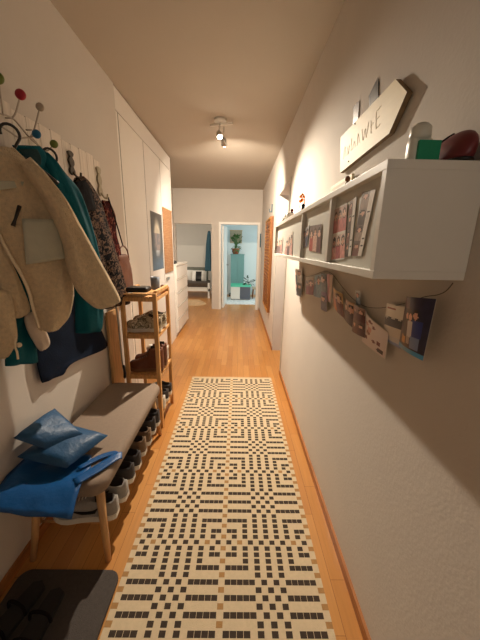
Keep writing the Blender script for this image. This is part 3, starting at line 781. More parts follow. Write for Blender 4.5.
# ornate hooks further along
def ornate(px, py0, py1, mt, wid):
    a = on_x(px, py0, XL+.03); b = on_x(px+3, py1, XL+.03); h = a.z-b.z; mb = MB(); pr = []
    n = 16
    for i in range(n+1):
        t = i/n; wv = wid*(.35+.65*abs(math.sin(PI*t*2.5+.4)))*(1 if 0.04 < t < .96 else .4); pr.append((t, wv))
    y0 = a.y
    L_ = [(XL+.02, y0-wv, b.z+h*t) for t, wv in pr]; R_ = [(XL+.02, y0+wv, b.z+h*t) for t, wv in pr]
    mb.prism(L_+R_[::-1], (.012, 0, 0))
    mb.tube(cr([(XL+.03, y0, b.z+h*.12), (XL+.05, y0, b.z-.01), (XL+.07, y0, b.z-.012), (XL+.075, y0, b.z+.012)], 5), .006, 8)
    return mb.build('ornate_hook', mt, rk)
ornate(70.5, 151, 175, M['iron'], .026); ornate(98.5, 167, 196, M['cream_iron'], .030)

# hangers
def hanger(px, py, n_dir, p0, label, half=.19):
    n_ = Vector(n_dir).normalized(); dv = Vector((0, 0, 1)).cross(n_); dv = dv if dv.y > 0 else -dv
    top_ = hit(px, py, p0, n_)
    r = empty('clothes_hanger', top_, label, 'clothes hanger', 'black clothes hangers on the rack')
    hk = [top_+dv*(.030*math.cos(a))+Vector((0, 0, .030*math.sin(a)-.03)) for a in [math.radians(v) for v in range(200, -31, -20)]]
    MB().tube(hk+[top_+dv*.008+Vector((0, 0, -.075)), top_+Vector((0, 0, -.105))], .005, 10).build('hook', M['black'], r, smooth=True)
    MB().tube(cr([top_+dv*(-half*.35)+Vector((0, 0, -.16)), top_+dv*-.05+Vector((0, 0, -.12)), top_+Vector((0, 0, -.10)), top_+dv*.06+Vector((0, 0, -.12)), top_+dv*half*.75+Vector((0, 0, -.175))], 5), .008, 10).build('shoulder_bar', M['black'], r, smooth=True)
    return r

# ------------------------------------------------------------------ clothes
J0, JD = Vector((-.86, 1.15, 0)), Vector((.6, .8, 0)); JN = Vector((.8, -.6, 0))
def JP(px, py, off=0.0): return hit(px, py, J0+JN*off, JN)
def rowsJ(rows, off=0.0): return [(JP(*l, off), JP(*r, off)) for l, r in rows]
fl = empty('fleece_jacket', (-.80, 1.2, 1.0), 'beige fleece jacket with sage chest pocket, frontmost on the coat rack', 'jacket')
body = cloth(rowsJ([((-14, 146), (14, 148)), ((-14, 162), (33, 168)), ((-14, 190), (53, 193)), ((-12, 215), (62, 216)), ((-2, 239), (67, 241)), ((12, 259), (71, 263)), ((22, 276), (73, 281)), ((28, 291), (73, 298)), ((33, 311), (69, 316)), ((38, 327), (60, 327)), ((41, 331), (54, 331))]), JN, .032, .010, 2.2, 1, wob=.022)
body.build('front_panel', M['fleece'], fl, smooth=True)
slv = cloth(rowsJ([((20, 164), (30, 157)), ((38, 190), (49, 180)), ((54, 219), (66, 202)), ((64, 246), (80, 227)), ((69, 272), (93, 250)), ((79, 293), (107, 275)), ((94, 307), (117, 294)), ((101, 309), (119, 300))], .062), JN, .045, .006, 1.5, 4, wob=.018, bot=.7)
slv.build('sleeve', M['fleece'], fl, smooth=True)
lf = cloth(rowsJ([((-16, 200), (-6, 228)), ((-16, 232), (2, 245)), ((-16, 258), (13, 266)), ((-16, 285), (24, 291)), ((-14, 305), (30, 309)), ((-10, 322), (24, 316))], -.008), JN, .03, .012, 2.5, 7, wob=.02)
lf.build('front_panel', M['fleece'], fl, smooth=True)
ls_ = cloth(rowsJ([((-16, 285), (11, 292)), ((-16, 312), (15, 316)), ((-14, 335), (17, 338)), ((-8, 352), (12, 350)), ((-4, 358), (6, 357))], .03), JN, .03, .01, 2, 9, wob=.018)
ls_.build('sleeve', M['fleece'], fl, smooth=True)
MB().tube(cr([JP(-6, 222, .035), JP(1, 239, .036), JP(12, 259, .037), JP(22, 276, .036), JP(29, 292, .034), (JP(34, 312, .03)), JP(39, 328, .022)], 6), .006, 8).build('front_zip', M['piping'], fl, smooth=True)
def patch(pts, n_, lift, n=10, curve=.012, th=.004):
    c = [Vector(p) for p in pts]; mb = MB(); T = []
    for j in range(n+1):
        for i in range(n+1):
            u, v = i/n, j/n; p = (c[0]*(1-u)+c[1]*u)*(1-v)+(c[3]*(1-u)+c[2]*u)*v
            T.append(p+n_*(lift+curve*math.sin(PI*u)*.6+.006*noise.noise(p*12)))
    m_ = n+1; N = m_*m_; B = [p-n_*th for p in T]; fs = []
    for j in range(n):
        for i in range(n):
            a = j*m_+i; fs += [(a, a+1, a+m_+1, a+m_), (N+a+m_, N+a+m_+1, N+a+1, N+a)]
    per = [i for i in range(m_)]+[j*m_+m_-1 for j in range(1, m_)]+[(m_-1)*m_+i for i in range(m_-2, -1, -1)]+[j*m_ for j in range(m_-2, 0, -1)]
    fs += [(per[k], N+per[k], N+per[(k+1) % len(per)], per[(k+1) % len(per)]) for k in range(len(per))]
    mb.add(T+B, fs); return mb
pk = patch([JP(22, 264), JP(62, 258), JP(52, 220), JP(18, 219)], JN, .047).build('chest_pocket', M['pocket'], fl, smooth=True)
MB().tube([JP(19.5, 206, .046), JP(17, 214, .049), JP(15, 220, .050), JP(13, 226, .049)], [.007, .006, .005, .008], 8).build('zip_pull', M['black'], pk, smooth=True)
patch([JP(-8, 192), JP(18, 188), JP(20, 183), JP(-8, 182)], JN, .040).build('shoulder_patch', M['pocket'], fl, smooth=True)
MB().tube(cr([JP(16, 336, .066), JP(15, 346, .068), JP(17, 352, .066), JP(18, 359, .063)], 4), .004, 8).ball(JP(19, 345, .066), .010, n=10).build('drawcord', M['piping'], fl, smooth=True)
cloth(rowsJ([((22, 312), (40, 312)), ((27, 330), (46, 330)), ((36, 346), (50, 342)), ((40, 351), (47, 348))], -.05), JN, .016, .004, 2, 2, wob=.008).build('lining', M['fleece_in'], fl, smooth=True)
hanger(8.5, 124, JN, J0+JN*(-.01), 'black clothes hanger holding the beige fleece jacket')

T0 = Vector((-.865, 1.40, 0)); TN = Vector((.87, -.5, 0)).normalized()
def TP(px, py, off=0.0):
    p = hit(px, py, T0+TN*off, TN)
    return p if p.x > XL+.065 else on_x(px, py, XL+.065)
def rowsT(rows, off=0.0): return [(TP(*l, off), TP(*r, off)) for l, r in rows]
tj = empty('teal_jacket', (-.86, 1.45, .95), 'teal zip jacket hanging directly behind the beige fleece jacket', 'jacket')
cloth(rowsT([((16, 150), (44, 150)), ((14, 170), (58, 168)), ((12, 200), (62, 200)), ((8, 250), (66, 250)), ((7, 300), (64, 296)), ((7, 330), (36, 322)), ((6, 350), (36, 346)), ((5, 366), (38, 362))], -.01), TN, .026, .01, 3, 3, wob=.015).build('body', M['teal'], tj, smooth=True)
cloth(rowsT([((36, 152), (48, 153)), ((46, 176), (64, 173)), ((56, 205), (80, 193)), ((66, 240), (92, 228)), ((73, 268), (100, 262)), ((75, 292), (103, 294)), ((76, 318), (102, 322)), ((76, 333), (100, 331))], .0), TN, .034, .008, 2, 5, wob=.018, bot=.8).build('sleeve', M['teal'], tj, smooth=True)
cloth(rowsT([((12, 145), (40, 146)), ((18, 153), (46, 156)), ((34, 168), (44, 168))], .022), TN, .014, .003, 2, 5, wob=.004).build('collar', M['teal'], tj, smooth=True)
cloth(rowsT([((18, 149), (37, 149)), ((24, 156), (41, 157)), ((34, 165), (41, 165))], .035), TN, .006, .001, 2, 5, wob=.002).build('collar_lining', M['teal_dark'], tj, smooth=True)
hanger(49, 148.5, TN, T0-TN*.01, 'black clothes hanger holding the teal jacket', .16)

def XP(x): return lambda px, py: on_x(px, py, x)
def rowsX(rows, x): return [(on_x(*l, x), on_x(*r, x)) for l, r in rows]
NX = Vector((1, 0, 0))
nv = cloth(rowsX([((40, 300), (92, 295)), ((38, 328), (98, 322)), ((36, 346), (104, 336)), ((36, 360), (106, 348)), ((39, 373), (74, 362)), ((42, 383), (64, 374))], -.968), NX, .012, .004, 3, 6, wob=.006).build('navy_trousers', M['navy'], smooth=True)
tag(nv, 'navy cotton garment whose hem shows below the teal jacket near the wall', 'clothing')
sc = empty('patterned_scarf', (-.89, 1.9, 1.1), 'dark patterned knit cardigan hanging on the iron hook behind the teal jacket', 'cardigan')
cloth(rowsX([((76, 178), (83, 176)), ((78, 190), (91, 187)), ((80, 206), (98, 200)), ((84, 232), (107, 226)), ((92, 258), (115, 252)), ((98, 282), (123, 278)), ((101, 300), (128, 297)), ((104, 309), (130, 303))], -.875), NX, .034, .012, 3.2, 8, wob=.02, bot=.8).build('body', M['tweed'], sc, smooth=True)
cloth(rowsX([((75, 182), (85, 180)), ((76, 196), (92, 193)), ((80, 214), (96, 210))], -.84), NX, .014, .004, 2, 8, wob=.01).build('shoulder_yoke', M['charcoal'], sc, smooth=True)
wr = cloth(rowsX([((102, 200), (108, 201)), ((104, 212), (114, 216)), ((107, 230), (116, 234)), ((111, 250), (120, 252)), ((114, 262), (120, 262))], -.935), NX, .018, .006, 2, 11, wob=.012).build('wine_red_scarf', M['wine'], smooth=True)
tag(wr, 'wine red printed scarf hanging from the cream hook at the end of the rack', 'scarf')
bg = empty('leather_bag', (-.90, 2.2, 1.15), 'brown leather shoulder bag hanging above the shelf', 'bag')
cloth(rowsX([((117, 254), (126, 254)), ((116, 266), (130, 266)), ((116, 280), (132, 280)), ((117, 292), (133, 291))], -.93), NX, .026, .006, 2, 12, wob=.012, bot=.7).build('bag_body', M['leather'], bg, smooth=True)
MB().tube(cr([on_x(117, 258, -.925), on_x(119, 250, -.923), on_x(123, 246, -.921), on_x(127, 250, -.923), on_x(129, 260, -.925)], 5), .006, 8).build('handle', M['leather'], bg, smooth=True)
MB().tube(cr([on_x(123, 246, -.921), on_x(116, 222, -.90), on_x(108, 197, -.915)], 5), .005, 8).build('strap', M['charcoal'], bg, smooth=True)

# ------------------------------------------------------------------ wall cabinet on the right
KX, KY0, KY1, KZ0, KZ1 = .305, .65, 2.50, 1.385, 1.632
kt = .019
kc = empty('wall_cabinet', ((KX+XR)/2, (KY0+KY1)/2, KZ0), 'long off-white wall cabinet with photos on its recessed fronts', 'cabinet')
MB().box(KX, XR-.001, KY0, KY1, KZ1-kt, KZ1, bev=.0015).build('top', M['cab'], kc)
MB().box(KX, XR-.001, KY0, KY1, KZ0, KZ0+kt, bev=.0015).build('bottom', M['cab'], kc)
for yy in (KY0, KY1-kt): MB().box(KX, XR-.001, yy, yy+kt, KZ0+kt, KZ1-kt).build('end_panel', M['cab'], kc)
divs = [1.025, 1.47]
for yy in divs: MB().box(KX+.002, XR-.001, yy-kt/2, yy+kt/2, KZ0+kt, KZ1-kt).build('divider', M['cab'], kc)
edges = [KY0+kt, divs[0], divs[1], KY1-kt]
KP = KX+.018
for k in range(3):
    MB().box(KP, KP+.008, edges[k]+(kt/2 if k else 0)+.001, edges[k+1]-(kt/2 if k < 2 else 0)-.001, KZ0+kt, KZ1-kt).build('front_panel', M['cabback'], kc)
# prints on the cabinet fronts (u runs from far to near as read facing the front)
def people(seed, bg1, bg2, cols, rows=2, ncol=3):
    q = rnd(seed); R_ = random.Random(seed); cells = {}
    for j in range(rows):
        for i in range(ncol): cells[(i, j)] = (R_.choice(cols), .55+.1*R_.random(), R_.choice([(222, 176, 150), (206, 152, 126), (232, 190, 166)]), R_.choice([(52, 34, 26), (88, 58, 36), (30, 24, 24)]))
    def f(u, v):
        vv = v*rows; j = min(rows-1, int(vv)); vv -= j
        if rows > 1 and (vv < .04 or vv > .97): return (236, 230, 222)
        i = min(ncol-1, int(u*ncol)); uu = u*ncol-i; sh_, hh, skin, hair = cells[(i, j)]
        if ((uu-.5)/.26)**2+((vv-hh-.06)/.13)**2 < 1: return skin
        if ((uu-.5)/.36)**2+((vv-hh-.10)/.19)**2 < 1 and vv > hh-.1: return hair
        if vv < hh-.03 and abs(uu-.5) < .46: return tuple(min(255, c*(.8+.4*q(u, v, 12))) for c in sh_)
        b = bg1 if v > .5 else bg2
        return tuple(min(255, c*(.85+.3*q(u, v, 7))) for c in b)
    return f
def strip_fn(seed, n=4, border=.34):
    g_ = people(seed, (150, 138, 128), (110, 98, 90), [(74, 64, 60), (170, 150, 136), (130, 84, 76)], n, 1)
    def f(u, v):
        if u > 1-border:
            t = (v*22) % 1
            return (40, 34, 32) if (.25 < t < .75 and 1-border*.75 < u < 1-border*.25) else (238, 232, 222)
        return g_(u/(1-border), v)
    return f
pi_ = 0
def front_print(y_far, y_near, z0, z1, nu, nv, fn, label, tilt=0.0, name='photo_print', grp=None, x=KP):
    """on the cabinet front, seen from the hall: left = far, right = near"""
    xx = x-.0022
    c = [(xx, y_far+tilt, z0), (xx, y_near+tilt, z0), (xx, y_far, z1), (xx, y_near, z1)]
    o = raster(*c, nu, nv, fn, th=.0010).build(name, M['print'], recalc=False); return tag(o, label, 'photo', grp)
def fp_px(pts, nu, nv, fn, label, grp='photos on the cabinet fronts', name='photo_print'):
    c = [on_x(px, py, KP-.0022) for px, py in pts]       # bl, br, tl, tr
    return tag(raster(*c, nu, nv, fn, th=.0010).build(name, M['print'], recalc=False), label, 'photo', grp)
PINK = [(206, 122, 118), (224, 160, 150), (176, 84, 88), (120, 70, 72)]
fp_px([(331.5, 261), (344.5, 259), (335, 208.5), (347.5, 203)], 18, 40, people(21, (206, 178, 168), (232, 214, 204), PINK, 2, 3), 'double group snapshot of people in pink, left on the nearest cabinet front')
fp_px([(345, 257), (351, 256), (350, 202), (357, 196.5)], 12, 44, strip_fn(31, 4, .45), 'narrow film strip portrait print in the middle of the nearest cabinet front', name='photo_strip')
fp_px([(352, 256), (361.5, 256), (363, 192), (376, 189.5)], 14, 44, strip_fn(33, 4, .34), 'wide film strip of four portraits, rightmost on the nearest cabinet front', name='photo_strip')
fp_px([(300, 251), (307.5, 246), (301.5, 232), (309.5, 225)], 14, 20, people(41, (196, 198, 200), (120, 124, 134), [(52, 58, 74), (82, 90, 110), (150, 140, 140)], 1, 3), 'snapshot of people in dark blue, left on the middle cabinet front')
fp_px([(309, 250.5), (320.5, 253), (310.5, 226), (322, 224)], 18, 20, people(43, (120, 104, 100), (190, 130, 110), [(176, 66, 50), (210, 170, 150), (96, 40, 38)], 1, 3), 'snapshot of people in red, right on the middle cabinet front')
fp_px([(276, 255), (282, 254), (277, 240), (283, 236)], 12, 16, people(45, (226, 214, 200), (210, 190, 176), [(190, 150, 140), (130, 110, 110)], 1, 3), 'pale group snapshot, left on the farthest cabinet front')
fp_px([(284, 256), (292, 259), (287, 238), (293, 231)], 14, 18, people(47, (232, 220, 206), (196, 160, 150), [(176, 110, 104), (206, 160, 150), (110, 84, 84)], 1, 3), 'pale group snapshot with pink clothes, right on the farthest cabinet front')

# ------------------------------------------------------------------ photo garland under the cabinet
gx = XR-.016
cord_px = [(453, 283), (446, 291), (437, 295), (424, 297), (406, 303), (392, 306), (378, 308), (364, 306), (352, 298), (340, 284), (331, 273), (322, 272), (314, 275), (305, 276), (297, 269)]
cord = MB().tube(cr([on_x(px, py, gx+.006) for px, py in cord_px], 5), .0011, 6).build('garland_string', M['iron'], smooth=True)
tag(cord, 'thin twisted string sagging below the wall cabinet, carrying pinned photos', 'string')
def gar(pts, nu, nv, fn, label, dx=0.0, curl=.012, name='photo_print', tw=0.0):
    c = [on_x(px, py, gx-dx) for px, py in pts]
    c[1].x -= tw; c[3].x -= tw
    return tag(raster(*c, nu, nv, fn, th=.0010, curl=curl).build(name, M['print'], recalc=False), label, 'photo', 'photos pinned to the garland')
def big_fn(u, v):
    q = rnd(55)
    if v < .08: return (70, 160, 206)
    base = (70, 46, 40) if u < .5 else (38, 34, 62)
    if v > .78: base = (104, 74, 66) if u < .45 else (44, 38, 64)
    for (cx, cy) in ((.36, .66), (.50, .65), (.66, .68)):
        if ((u-cx)/.062)**2+((v-cy)/.062)**2 < 1: return (222, 168, 140)
        if ((u-cx)/.085)**2+((v-cy-.02)/.09)**2 < 1 and v > cy-.07: return (44, 28, 26)
    if .58 < u < .86 and .32 < v < .60: return (38, 56, 126)
    if .56 < u < .82 and .10 < v < .32: return (120, 140, 176)
    if .40 < u < .58 and .28 < v < .58: return (206, 198, 196)
    if .42 < u < .52 and .16 < v < .28: return (176, 160, 150)
    if .24 < u < .40 and .26 < v < .58: return (40, 28, 30)
    if .18 < u < .36 and .12 < v < .30: return (206, 146, 66)
    return tuple(c*(.8+.4*q(u, v, 10)) for c in base)
gar([(399, 345), (427, 361), (407, 296), (441, 299)], 34, 38, big_fn, 'large dark group photo of three people with blue bottom edge, nearest on the garland', dx=.012, curl=.02, tw=.01)
def land_fn(u, v):
    q = rnd(57)
    if v > .8 and .1 < u < .55 and .84 < v < .92: return (160, 80, 60)
    if v > .58: return (232, 222, 206)
    if v > .30: return (44, 42, 44) if q(u, 0, 6)*.2+.35 > v-.12 else (206, 200, 188)
    return (216, 204, 188)
gar([(384, 333), (404, 341), (387, 303), (408, 308)], 22, 20, land_fn, 'white postcard with dark ridge band, partly behind the large dark group photo', dx=.004, curl=.004)
def paleb(u, v): return (150, 164, 200) if v < .25 else (206, 200, 196)
gar([(384, 339), (401, 349), (385, 331), (403, 337)], 12, 8, paleb, 'pale card with blue lower edge hanging under the white postcard', curl=.003)
def collage_fn(u, v):
    R_ = random.Random(77)
    for k in range(11):
        cx, cy = R_.uniform(.12, .88), R_.uniform(.1, .9); rx, ry = R_.uniform(.05, .10), R_.uniform(.04, .09); c = R_.choice([(120, 60, 56), (70, 50, 48), (206, 150, 136), (150, 96, 80)])
        if ((u-cx)/rx)**2+((v-cy)/ry)**2 < 1: return c
    return (222, 206, 200)
gar([(362, 341), (385, 359), (365, 312), (389, 333)], 24, 28, collage_fn, 'pinkish white collage card of small figures, second big card on the garland', dx=.006, curl=.006)
gar([(352, 331), (365, 338), (355, 303), (366, 310)], 14, 22, people(61, (150, 116, 104), (96, 66, 60), [(220, 214, 206), (84, 40, 40), (60, 56, 60)], 2, 2), 'dark narrow snapshot with white patches left of the collage card', dx=.010)
gar([(356.5, 305), (361, 305), (355.5, 290), (360, 291)], 8, 14, people(63, (214, 214, 212), (90, 100, 104), [(80, 96, 110)], 1, 1), 'tiny upright snapshot pinned above the dark narrow snapshot', curl=.003)
gar([(344, 318), (353, 328), (346, 298), (356, 304)], 10, 16, people(65, (170, 130, 96), (120, 76, 54), [(150, 84, 60), (70, 50, 46)], 1, 2), 'brown snapshot tilted at the lower dip of the garland', dx=.006)
gar([(334, 306), (344, 318), (333, 283), (343, 294)], 12, 18, people(67, (196, 160, 110), (120, 70, 40), [(206, 120, 60), (120, 60, 40)], 1, 2), 'warm brown snapshot with orange clothes, middle of the garland', dx=.010, curl=.018)
gar([(328, 300), (331, 303), (327, 273), (333, 275)], 8, 18, lambda u, v: (196, 120, 110) if .3 < u < .8 else (226, 200, 186), 'narrow pink and white ribbon card on the garland', dx=.008)
gar([(321, 309), (327, 312), (321, 272), (327, 274)], 10, 20, people(69, (90, 96, 96), (120, 84, 110), [(84, 70, 90), (120, 120, 120)], 2, 1), 'long grey violet card left of the pink ribbon card', dx=.006)
gar([(314, 296), (321, 298), (315, 276), (322, 274)], 12, 16, people(71, (150, 166, 170), (110, 130, 140), [(120, 140, 150), (70, 76, 84)], 1, 2), 'pale blue grey snapshot left of the long grey violet card', dx=.010)
gar([(306, 294), (313.5, 295), (306, 278), (314, 278)], 12, 14, people(73, (176, 150, 120), (130, 100, 80), [(120, 40, 40), (150, 60, 54)], 1, 2), 'dark red snapshot second from the far end of the garland', dx=.006)
gar([(296.5, 295), (301.5, 297), (295, 268), (302, 270)], 10, 20, people(75, (190, 180, 170), (84, 70, 70), [(206, 200, 196), (60, 56, 64)], 2, 2), 'grey snapshot at the far end of the garland', dx=.008)

# ------------------------------------------------------------------ arrow sign and cards on the right wall
sx = XR-.022
ap = [on_x(px, py, sx) for px, py in ((340.5, 137.5), (395.5, 79), (407, 92), (389, 133.5), (340, 173))]
sg = empty('arrow_sign', (sx, 1.25, 1.81), 'cream painted wooden arrow sign with faint handwriting, mounted above the cabinet', 'sign')
mb = MB(); mb.prism(ap, (.018, 0, 0)); mb.m = [0, 0]+[1]*(len(mb.m)-2)
mb.build('board', [M['signwood'], M['signedge']], sg)
def sgp(u, v):                                  # u along far->near, v bottom->top on the board
    bl, br, tr, tl = ap[4], ap[3], ap[1], ap[0]
    p = (bl*(1-u)+br*u)*(1-v)+(tl*(1-u)+tr*u)*v; p.x = sx-.0008; return p
strokes = [[(.10, .30), (.13, .62), (.17, .32)], [(.20, .55), (.22, .32), (.25, .55)], [(.29, .34), (.30, .66)], [(.33, .34), (.36, .52), (.39, .34)], [(.43, .34), (.44, .62), (.48, .36)],
           [(.52, .64), (.55, .34), (.58, .58), (.61, .34), (.64, .66)], [(.68, .64), (.70, .34)], [(.68, .5), (.73, .54)], [(.76, .72), (.78, .34)], [(.76, .72), (.84, .74)], [(.77, .54), (.83, .55)], [(.78, .34), (.85, .36)]]
lt = MB()
for st_ in strokes: lt.tube(cr([sgp(*p) for p in st_], 4), .0006, 5)
lt.build('handwriting', M['pen'], sg)
MB().ball(sgp(.24, .12), .003, n=8).ball(sgp(.36, .95), .003, n=8).build('screw', M['iron'], sg)
def cards(pts, fn, label):
    c = [on_x(px, py, XR-.003) for px, py in pts]
    return tag(raster(*c, 8, 16, fn, th=.001).build('postcard', M['print'], recalc=False), label, 'postcard', 'dark postcards behind the arrow sign')
def dk(u, v): return (30, 27, 28) if abs(u-.5) > .3 or v < .3 or v > .88 else (66, 60, 56)
cards([(370, 112), (378.5, 103), (369, 96), (378, 77)], dk, 'dark upright postcard tucked behind the middle of the arrow sign')
def dk2(u, v): return (30, 24, 20) if v < .45 else (104, 88, 72)
cards([(353, 127), (358, 121), (353.5, 107), (359.5, 100)], dk2, 'small dark and tan postcard tucked behind the far part of the arrow sign')

# ------------------------------------------------------------------ things on the cabinet
gb = empty('spray_bottle', (.405, .715, KZ1), 'white plastic bottle with green label on the cabinet near end', 'bottle')
MB().box(.378, .428, .70, .735, KZ1, KZ1+.062, bev=.012).build('bottle_body', M['plasticw'], gb, smooth=True)
MB().lathe([(.020, 0), (.022, .008), (.021, .026), (.012, .034), (0, .034)], (.401, .7175, KZ1+.055), 20).build('cap', M['plasticw'], gb, smooth=True)
MB().box(.388, .436, .692, .700, KZ1, KZ1+.050, bev=.001).build('label_panel', M['green'], gb)
CCX, CCY = .474, .742
cpx = empty('maroon_cap', (CCX, CCY, KZ1), 'maroon cap with dark brim lying at the near end of the cabinet', 'cap')
mb = MB(); n = 28; vs_ = []; fs = []
for i in range(9):
    a = PI/2*i/8
    for j in range(n):
        t = 2*PI*j/n; vs_.append((CCX+.034*math.cos(a)*math.cos(t)+.012*math.sin(a), CCY+.086*math.cos(a)*math.sin(t)-.030*math.sin(a), KZ1+.006+.066*math.sin(a)))
for i in range(8):
    for j in range(n): fs.append((i*n+j, i*n+(j+1) % n, (i+1)*n+(j+1) % n, (i+1)*n+j))
fs.append(tuple(range(n-1, -1, -1))); mb.add(vs_, fs); mb.build('crown', M['maroon'], cpx, smooth=True)
MB().tube([(CCX+.034*math.cos(2*PI*j/24), CCY+.086*math.sin(2*PI*j/24), KZ1+.006) for j in range(24)], .004, 8, closed=True).build('brim_edge', M['black'], cpx, smooth=True)
MB().tube([(CCX+.035*math.cos(a)*math.cos(2.6)+.012*math.sin(a), CCY+.088*math.cos(a)*math.sin(2.6)-.030*math.sin(a), KZ1+.006+.067*math.sin(a)) for a in [PI/2*k/8 for k in range(8)]], .003, 6).build('seam', M['black'], cpx, smooth=True)
pf = empty('framed_picture', (.50, 1.53, KZ1), 'thin pale picture frame leaning against the wall on the cabinet', 'picture frame')
MB().box(.496, .508, 1.38, 1.68, KZ1, KZ1+.142, bev=.002).build('frame', M['signwood'], pf)
MB().box(.4945, .496, 1.40, 1.66, KZ1+.014, KZ1+.128).build('picture', M['paper'], pf)
kn = empty('wooden_figure', (.385, 1.11, KZ1), 'small dark brown wooden figure near the near end of the pale picture frame', 'figurine')
MB().lathe([(.008, 0), (.011, .006), (.008, .03), (.010, .04), (.004, .05), (0, .052)], (.385, 1.11, KZ1), 14).build('body', M['carved_dark'], kn, smooth=True)
MB().ball((.385, 1.11, KZ1+.060), .010, n=12).build('head', M['carved_dark'], kn, smooth=True)
# orange flower figure with its wire, dark figures, white trinkets
of = empty('orange_flower_ornament', (.41, 2.02, KZ1), 'bright orange paper flower on a thin wire stem standing on the cabinet', 'ornament')
MB().tube(cr([(.41, 2.16, KZ1), (.41, 2.10, KZ1+.06), (.41, 2.04, KZ1+.125)], 5), .002, 6).build('stem', M['iron'], of)
fb = MB()
for k in range(6):
    a = k*PI/3; fb.ball((.41+.004*math.cos(2*a), 2.02+.034*math.cos(a), KZ1+.138+.016*math.sin(a)), .011, .024, .014, n=10)
fb.build('petals', M['orange'], of, smooth=True)
MB().tube(cr([(.41, 1.99, KZ1+.135), (.412, 1.95, KZ1+.12), (.412, 1.94, KZ1+.085)], 4), .004, 6).build('tendril', M['orange'], of, smooth=True)
MB().lathe([(.014, 0), (.014, .006), (.004, .01)], (.41, 2.16, KZ1), 14).build('foot', M['white'], of, smooth=True)
def figure(x, y, h, mt, label, name='figurine', mt2=None):
    r = empty(name, (x, y, KZ1), label, 'figurine', 'small figures on the cabinet')
    MB().lathe([(.014, 0), (.015, .004), (.009, h*.3), (.014, h*.55), (.010, h*.75), (.004, h*.8)], (x, y, KZ1), 14).build('body', mt, r, smooth=True)
    MB().ball((x, y, KZ1+h*.88), .012, n=12).build('head', mt2 or mt, r, smooth=True)
    MB().tube([(x, y-.014, KZ1+h*.62), (x-.002, y-.028, KZ1+h*.45)], .004, 6).tube([(x, y+.014, KZ1+h*.62), (x, y+.026, KZ1+h*.75)], .004, 6).build('arms', mt, r, smooth=True)
    return r
figure(.40, 2.30, .105, M['charcoal'], 'dark slim figure with reddish head on the cabinet, far side of the orange flower', mt2=M['wine'])
figure(.40, 1.90, .085, M['charcoal'], 'dark leaning figure on the cabinet, near side of the orange flower')
def dish(x, y, r_, h, mt, label):
    return tag(MB().lathe([(r_*.5, 0), (r_*.7, h*.2), (r_, h), (r_*.92, h), (r_*.6, h*.3), (0, h*.25)], (x, y, KZ1), 18).build('small_dish', mt, smooth=True), label, 'dish', 'white dishes on the cabinet')
dish(.352, 2.10, .030, .05, M['white'], 'small white dish on the cabinet between the two dark figures'); dish(.350, 2.22, .026, .055, M['white'], 'small deep white dish on the cabinet below the slim dark figure')
figure(.36, 2.42, .05, M['iron'], 'tiny dark bird figure at the far end of the cabinet', 'bird_figurine')

# ------------------------------------------------------------------ carved wooden panel on the right wall
cv = empty('carved_panel', (.48, 4.9, .45), 'tall amber carved wooden panel with rows of raised pegs on the right wall', 'wall panel')
cx0, cx1, py0, py1, pz0, pz1 = XR-.045, XR-.004, 4.45, 5.30, .44, 1.90
MB().box(cx0+.012, cx1, py0+.03, py1-.03, pz0+.03, pz1-.03).build('board', M['carved'], cv)
MB().box(cx0, cx1, py0, py0+.03, pz0, pz1).box(cx0, cx1, py1-.03, py1, pz0, pz1).box(cx0, cx1, py0+.03, py1-.03, pz0, pz0+.03).box(cx0, cx1, py0+.03, py1-.03, pz1-.03, pz1).build('frame', M['carved'], cv)
pg = MB()
for j in range(26):
    for i in range(6):
        yy = py0+.07+i*.125+(.03 if j % 2 else 0); zz = pz0+.06+j*.0525
        pg.box(cx0-.004, cx0+.013, yy, yy+.055, zz, zz+.026)
pgo = pg.build('pegs', M['carved_dark'], cv)
pgo['kind'] = 'stuff'
MB().box(cx0, cx1, py0-.001, py0, pz0, pz1).build('side_edge', M['carved_dark'], cv)
ky = empty('hanging_keys', (cx0-.01, 4.75, 1.78), 'dark bunch of keys hanging at the top of the carved panel', 'keys')
MB().tube([(cx0-.008, 4.75, 1.88), (cx0-.014, 4.75, 1.83)], .004, 6).tube([(cx0-.012+.0*math.cos(t), 4.75+.016*math.cos(t), 1.815+.016*math.sin(t)) for t in [2*PI*k/12 for k in range(12)]], .002, 6, closed=True).build('ring', M['iron'], ky)
MB().box(cx0-.016, cx0-.010, 4.72, 4.745, 1.72, 1.80, bev=.002).box(cx0-.018, cx0-.012, 4.75, 4.785, 1.74, 1.80, bev=.002).build('key', M['iron'], ky)
hk = MB().box(XR-.012, XR-.001, 4.70, 4.73, 1.98, 2.10, bev=.003).tube(cr([(XR-.012, 4.715, 2.0), (XR-.04, 4.715, 1.985), (XR-.045, 4.715, 2.03)], 4), .005, 8).build('wall_hook', M['coatblue'], smooth=True)
tag(hk, 'small blue grey hook on the wall above the carved panel', 'hook')
th = MB().box(RX1+.055, RX1+.08, YE-.02, YE-.001, 1.45, 1.75, bev=.004).build('thermometer', M['coatblue'], smooth=True)
tag(th, 'narrow dark thermometer strip on the end wall right of the doorway', 'thermometer')

